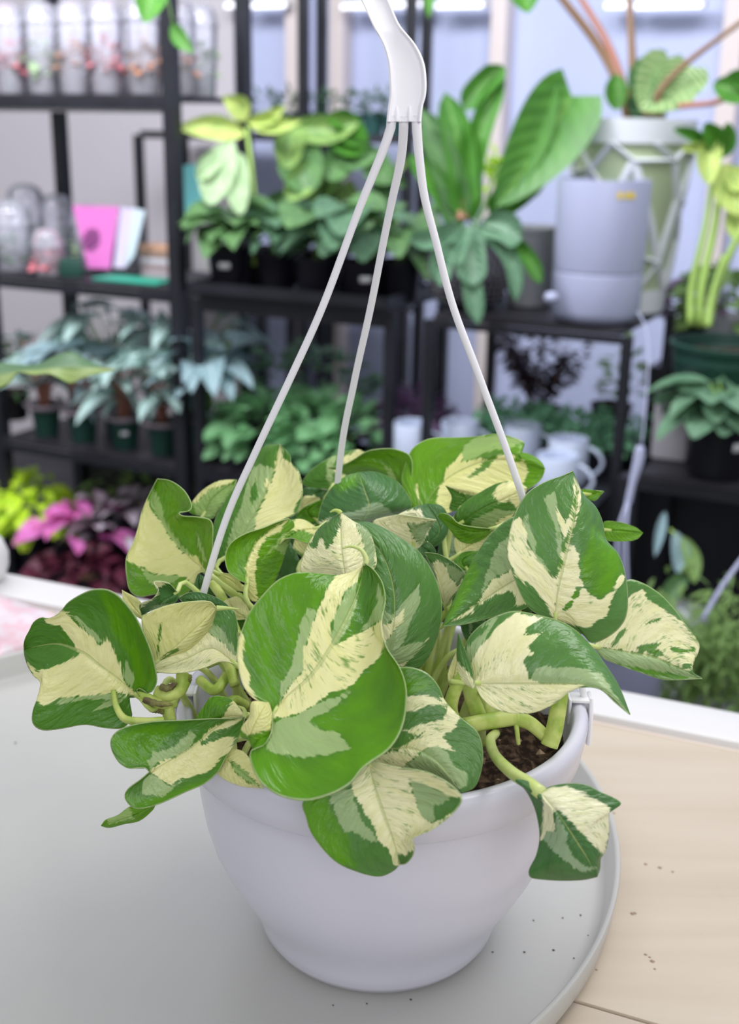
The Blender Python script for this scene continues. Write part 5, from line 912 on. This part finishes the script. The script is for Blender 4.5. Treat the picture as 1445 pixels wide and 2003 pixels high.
pinkm = mat('pink_card', srgb(222, 122, 198), .6); darkp = mat('dark_print', srgb(96, 52, 100), .7); mintm = mat('pale_mint_card', srgb(206, 220, 230), .6); turq = mat('turquoise_card', srgb(140, 232, 238), .4)
def card(name, label, quad, o, m, kind='card', thick=.0015):
    pts = [onS(x, y, o) for x, y in quad]; c = sum(pts)/4; b = MB(); nn = N*thick; b.add([p for p in pts]+[p+nn for p in pts], [(0, 1, 2, 3), (7, 6, 5, 4), (0, 4, 5, 1), (1, 5, 6, 2), (2, 6, 7, 3), (3, 7, 4, 0)])
    ob = b.build(name, m, None, tuple(c), smooth=False); ob.location = tuple(c); tag(ob, label, kind); return ob, c
pk, c = card('price_card', 'pink card with a dark oval print, standing against the clear cups', [(142, 402), (232, 404), (215, 526), (172, 524)], .10, pinkm); 
b = MB(); rnd = random.Random(2)
for i in range(13):
    y = 448+i*3.3; w = 17*math.sqrt(max(.05, 1-((y-468)/23)**2)); xs = np.linspace(178-w-(y-468)*.12, 178+w-(y-468)*.12, 9)
    ph = i*1.3; pts = [onS(x, y+1.6*math.sin(k*1.7+ph), .0975) for k, x in enumerate(xs)]; b.tube(pts, .0009, 4)
b.build('dark_print', darkp, pk, tuple(c))
card('price_card', 'pale lilac card right of the pink card', [(235, 405), (262, 408), (245, 524), (222, 524)], .11, mat('pale_lilac_card', srgb(214, 204, 230), .6)); card('price_card', 'tapered mint card, rightmost of the upright cards', [(260, 407), (284, 412), (262, 500), (247, 522)], .10, mintm)
card('plant_label', 'turquoise card with a shiny top behind the first black pot', [(343, 325), (392, 320), (402, 420), (345, 424)], .26, turq)
b = MB(); c = S(u_of(268, 560, .05), .06, .1405); tm = mat('teal_green_mat', srgb(40, 150, 124), .5)
b.box((u_of(200, 565, .05), .012, .1405), (u_of(332, 570, .05)-.01, .10, .147), fr=fr, bev=.002); o = b.build('folded_cloth', tm, None, tuple(c), auto=40); o.location = tuple(c); tag(o, 'flat teal green sheet at the front of the middle left shelf', 'cloth')
o = None
for i in range(5):
    cc = S(u_of(312, 540, .13), .15, .1475+.0165*i-.006*0); m = mat('paper_%d' % i, srgb(*[(176, 166, 172), (158, 140, 138), (190, 184, 192), (150, 124, 112), (196, 150, 124)][i]), .6)
    o = MB().box((-.045, -.03, .0), (.045+.003*(i % 2), .035, .0155), bev=.002).build('plastic_tray', m, None, auto=40); o.location = tuple(S(u_of(308, 540, .15), .17, .1408+.0162*i)); o.rotation_euler = (0, 0, -AN); tag(o, 'small flat brownish packet, %s in the stack beside the tall post' % ['lowest', 'second from the bottom', 'middle one', 'fourth up', 'orange-brown one on top'][i], 'packet', 'stack of packets')
o = MB().box((-.03, -.015, 0), (.03, .015, .045), bev=.003).build('small_box', potgrn, None, auto=40); o.location = tuple(S(u_of(150, 545, .06), .045, .1408)); tag(o, 'small dark green box in front of the pink card', 'box')
# second hanging pot behind the table
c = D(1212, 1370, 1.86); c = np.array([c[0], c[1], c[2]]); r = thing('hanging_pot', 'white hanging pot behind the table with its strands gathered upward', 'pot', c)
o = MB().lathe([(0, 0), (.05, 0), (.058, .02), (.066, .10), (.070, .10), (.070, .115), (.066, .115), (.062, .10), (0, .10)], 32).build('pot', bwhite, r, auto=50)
b = MB(); q = smooth_path([D(1252, 872, 1.86), D(1249, 900, 1.86), D(1238, 940, 1.86), D(1228, 985, 1.86)], 16); b.tube(q, [.006, .008, .009, .009, .0088, .0085, .008, .0075, .007, .0065, .006, .006, .006, .006, .006, .006], 8, flat=.4)
for x, dd in ((1206, 1.84), (1222, 1.90), (1236, 1.84)):
    b.tube(smooth_path([D(1228+(x-1222)*.1, 980, 1.86), D(1216+(x-1222)*.6, 1060, dd), D(x-4, 1260, dd)], 14), .0026, 6)
b.tube(smooth_path([D(1254, 875, 1.86), D(1262, 800, 1.87), D(1268, 700, 1.9), D(1262, 640, 1.95), D(1246, 610, 2.0)], 20), .0016, 6)
b.build('hanger', bwhite, r, tuple(c))
# fern and plants below the table line on the right
def fern(b):
    rnd = random.Random(8)
    for i in range(1500):
        x, y = rnd.gauss(1385, 66), rnd.gauss(1290, 60); x = max(1255, x); dd = rnd.uniform(1.85, 2.1); p = D(x, y, dd); leafgeo(b, p, (rnd.uniform(-1, 1), rnd.uniform(-1, .2), rnd.uniform(-.8, .6)), .034, .008, 'lance', .4, rnd.uniform(-1, 1), 0, .1, 3, 1)
c = D(1385, 1340, 2.0); r = thing('hanging_fern', 'feathery olive fern in a hanging pot, low at the right edge', 'plant', c)
b = MB(); fern(b); b.build('foliage', LP['olive'], r, tuple(c), seed=7.7)
MB().lathe([(0, -.10), (.07, -.10), (.10, .0), (.104, .0), (.104, .012), (.098, .012), (0, .0)], 32, tuple(c)).build('pot', potgry, r, tuple(c), auto=50)
b = MB(); b.tube(smooth_path([D(1372, 1215, 1.80), D(1410, 1150, 1.80), D(1450, 1095, 1.80), D(1500, 1030, 1.80)], 12), .0045, 8, flat=.6); b.build('hanger_strand', bwhite, r, tuple(c))
c = D(1320, 1150, 2.2); r = thing('potted_plant', 'drooping plant with pale blue-green and yellow leaves in the dark under the stand', 'plant', c)
b = MB(); ptube(b, [(1280, 1200, 2.2), (1330, 1130, 2.2), (1345, 1080, 2.2), (1310, 1035, 2.2)], .004); hero(b, 0, (1320, 1040), (1325, 1120), 36, 2.2, 2.18, 'oval', -8, .01, 2); hero(b, 0, (1335, 1050), (1358, 1140), 34, 2.19, 2.17, 'oval', -8, .01, 0); hero(b, 0, (1345, 1120), (1290, 1190), 36, 2.19, 2.17, 'lance', 4, .01, 3)
hero(b, 0, (1300, 1000), (1280, 1090), 20, 2.25, 2.2, 'lance', 0, .01, 2)
for x, y in ((1290, 1180), (1330, 1200), (1310, 1230), (1270, 1210)): hero(b, 0, (x, y), (x+40, y+30), 36, 2.2, 2.17, 'oval', 4, .01, 3)
b.build('foliage', [LP['olive'], sty, LP['silverbl'], LP['mid']], r, tuple(c), seed=3.7)
pc = D(1310, 1290, 2.2); MB().lathe([(0, 0), (.05, 0), (.062, .10), (0, .10)], 24, tuple(pc)).build('pot', potgry, r, tuple(c))
# leaf reaching in from the left, hanging vine at the top, cup at the table corner, plastic sleeve
fl = thing('overhanging_plant', 'green pointed leaf with a reddish tip reaching in from the left edge', 'plant', D(-60, 900, 1.25))
b = MB(); X = lambda pts: np.array([(x/2.89, 550+y/2.89) for x, y in pts]); M_ = smooth_path(X([(-250, 560), (0, 520), (200, 500), (400, 480), (655, 495)]), 41); L_ = smooth_path(X([(-250, 560), (-100, 470), (0, 463), (190, 472), (330, 415), (410, 402), (500, 450), (600, 492), (655, 495)]), 41); R_ = smooth_path(X([(-250, 560), (-150, 640), (0, 602), (60, 570), (100, 515), (190, 530), (280, 525), (370, 570), (410, 578), (440, 560), (520, 530), (615, 510), (655, 495)]), 41)
vs, uv, fs = [], [], []; att = []
for i in range(41):
    for j in range(-8, 9):
        v = j/8; E_ = L_[i] if v < 0 else R_[i]; p = M_[i]*(1-abs(v))+E_*abs(v); vs.append(D(p[0], p[1], 1.22-.03*i/40+.02*abs(v)*(1 if v < 0 else -.6))); uv.append((i/40-.25*abs(v)+1, v))
fs = [(i*17+j, i*17+j+1, (i+1)*17+j+1, (i+1)*17+j) for i in range(40) for j in range(16)]
b.add(vs, fs, 0, uv)
def fl_build(nt, s, v, tex):
    c = mixc(nt, math_node(nt, 'MULTIPLY', math_node(nt, 'ADD', v, .10, clamp=True), 2.4, clamp=True), srgb(104, 146, 98), srgb(166, 190, 112))
    c = mixc(nt, math_node(nt, 'MULTIPLY', math_node(nt, 'SUBTRACT', s, 1.86), 6, clamp=True), c, srgb(196, 120, 90)); return c, tex(10, 3)
b.build('leaf', leaf_base('leaf_reaching_in', fl_build, .4, .3), fl, tuple(fl.location), seed=1., solid=.0006)
MB().tube(smooth_path([D(-86, 745, 1.22), D(-110, 760, 1.22), D(-130, 860, 1.25), D(-90, 1080, 1.30)], 12), .003, 6).build('petiole', stg, fl, tuple(fl.location))
c = D(330, -60, 2.2); r = thing('hanging_vine', 'trailing green leaves hanging in from the top edge by the tall post', 'plant', c); b = MB()
ptube(b, [(300, -80, 2.2), (325, -10, 2.2), (338, 45, 2.2)], .002); hero(b, 0, (300, -30), (283, 46), 66, 2.2, 2.16, 'heart', 0, .02); hero(b, 0, (336, 44), (380, 104), 32, 2.2, 2.18, 'lance', 6, .01); b.build('foliage', [LP['bright'], stg], r, tuple(c), seed=5.5)
c = D(1020, -40, 2.3); r = thing('hanging_vine', 'leaf tips hanging at the top edge right of the white hanger', 'plant', c); b = MB()
ptube(b, [(1010, -80, 2.3), (1020, -40, 2.3)], .002); hero(b, 0, (1022, -40), (1032, 26), 70, 2.3, 2.27, 'heart', 0, .02); hero(b, 0, (850, -60), (838, 36), 26, 2.4, 2.38, 'lance', 4, .01); b.tube([D(850, -60, 2.4), D(1010, -80, 2.3)], .002, 6, 1); b.build('foliage', [LP['bright'], stg], r, tuple(c), seed=6.5)
c = onz(-42, 1135, .0081); r = thing('white_cup', 'white rounded cup cut off by the left edge, on the table corner', 'cup', c)
MB().lathe([(0, 0), (.025, 0), (.030, .004), (.035, .018), (.0355, .032), (.030, .047), (.024, .052), (.022, .052), (.020, .048), (0, .045)], 40).build('cup_body', twhite, r, auto=60)
sl = mat('printed_sleeve', srgb(232, 218, 224), .25, noise=(55, srgb(236, 196, 206), .5, .6), coat=.5)
q = [onz(-60, 1150, .002), onz(118, 1212, .002), onz(70, 1262, .002), onz(-60, 1318, .002)]; q = [np.array(p) for p in q]; c = sum(q)/4; b = MB(); vs, fs = [], []
n = 14
for i in range(n+1):
    for j in range(n+1):
        s_, t_ = i/n, j/n; p = (q[0]*(1-s_)+q[1]*s_)*(1-t_)+(q[3]*(1-s_)+q[2]*s_)*t_; p = p + np.array([0, 0, .004+.010*(math.sin(PI*s_)*math.sin(PI*t_))**.5+.0015*mnoise.noise(Vector((s_*6, t_*6, 0)))]); vs.append(p)
for i in range(n):
    for j in range(n): fs.append((i*(n+1)+j, (i+1)*(n+1)+j, (i+1)*(n+1)+j+1, i*(n+1)+j+1))
k = len(vs); ring = [j for j in range(n+1)]+[i*(n+1)+n for i in range(1, n+1)]+[n*(n+1)+j for j in range(n-1, -1, -1)]+[i*(n+1) for i in range(n-1, 0, -1)]
vs += [np.array([vs[i][0], vs[i][1], .0008]) for i in ring]; m_ = len(ring); fs += [(ring[i], ring[(i+1) % m_], k+(i+1) % m_, k+i) for i in range(m_)]; b.add(vs, fs)
# the sleeve lies between the raised edge and the tray
o = b.build('printed_packet', sl, None, tuple(c)); o.location = tuple(c); tag(o, 'flat clear packet with faint pink print, left edge between table rim and tray', 'packet')
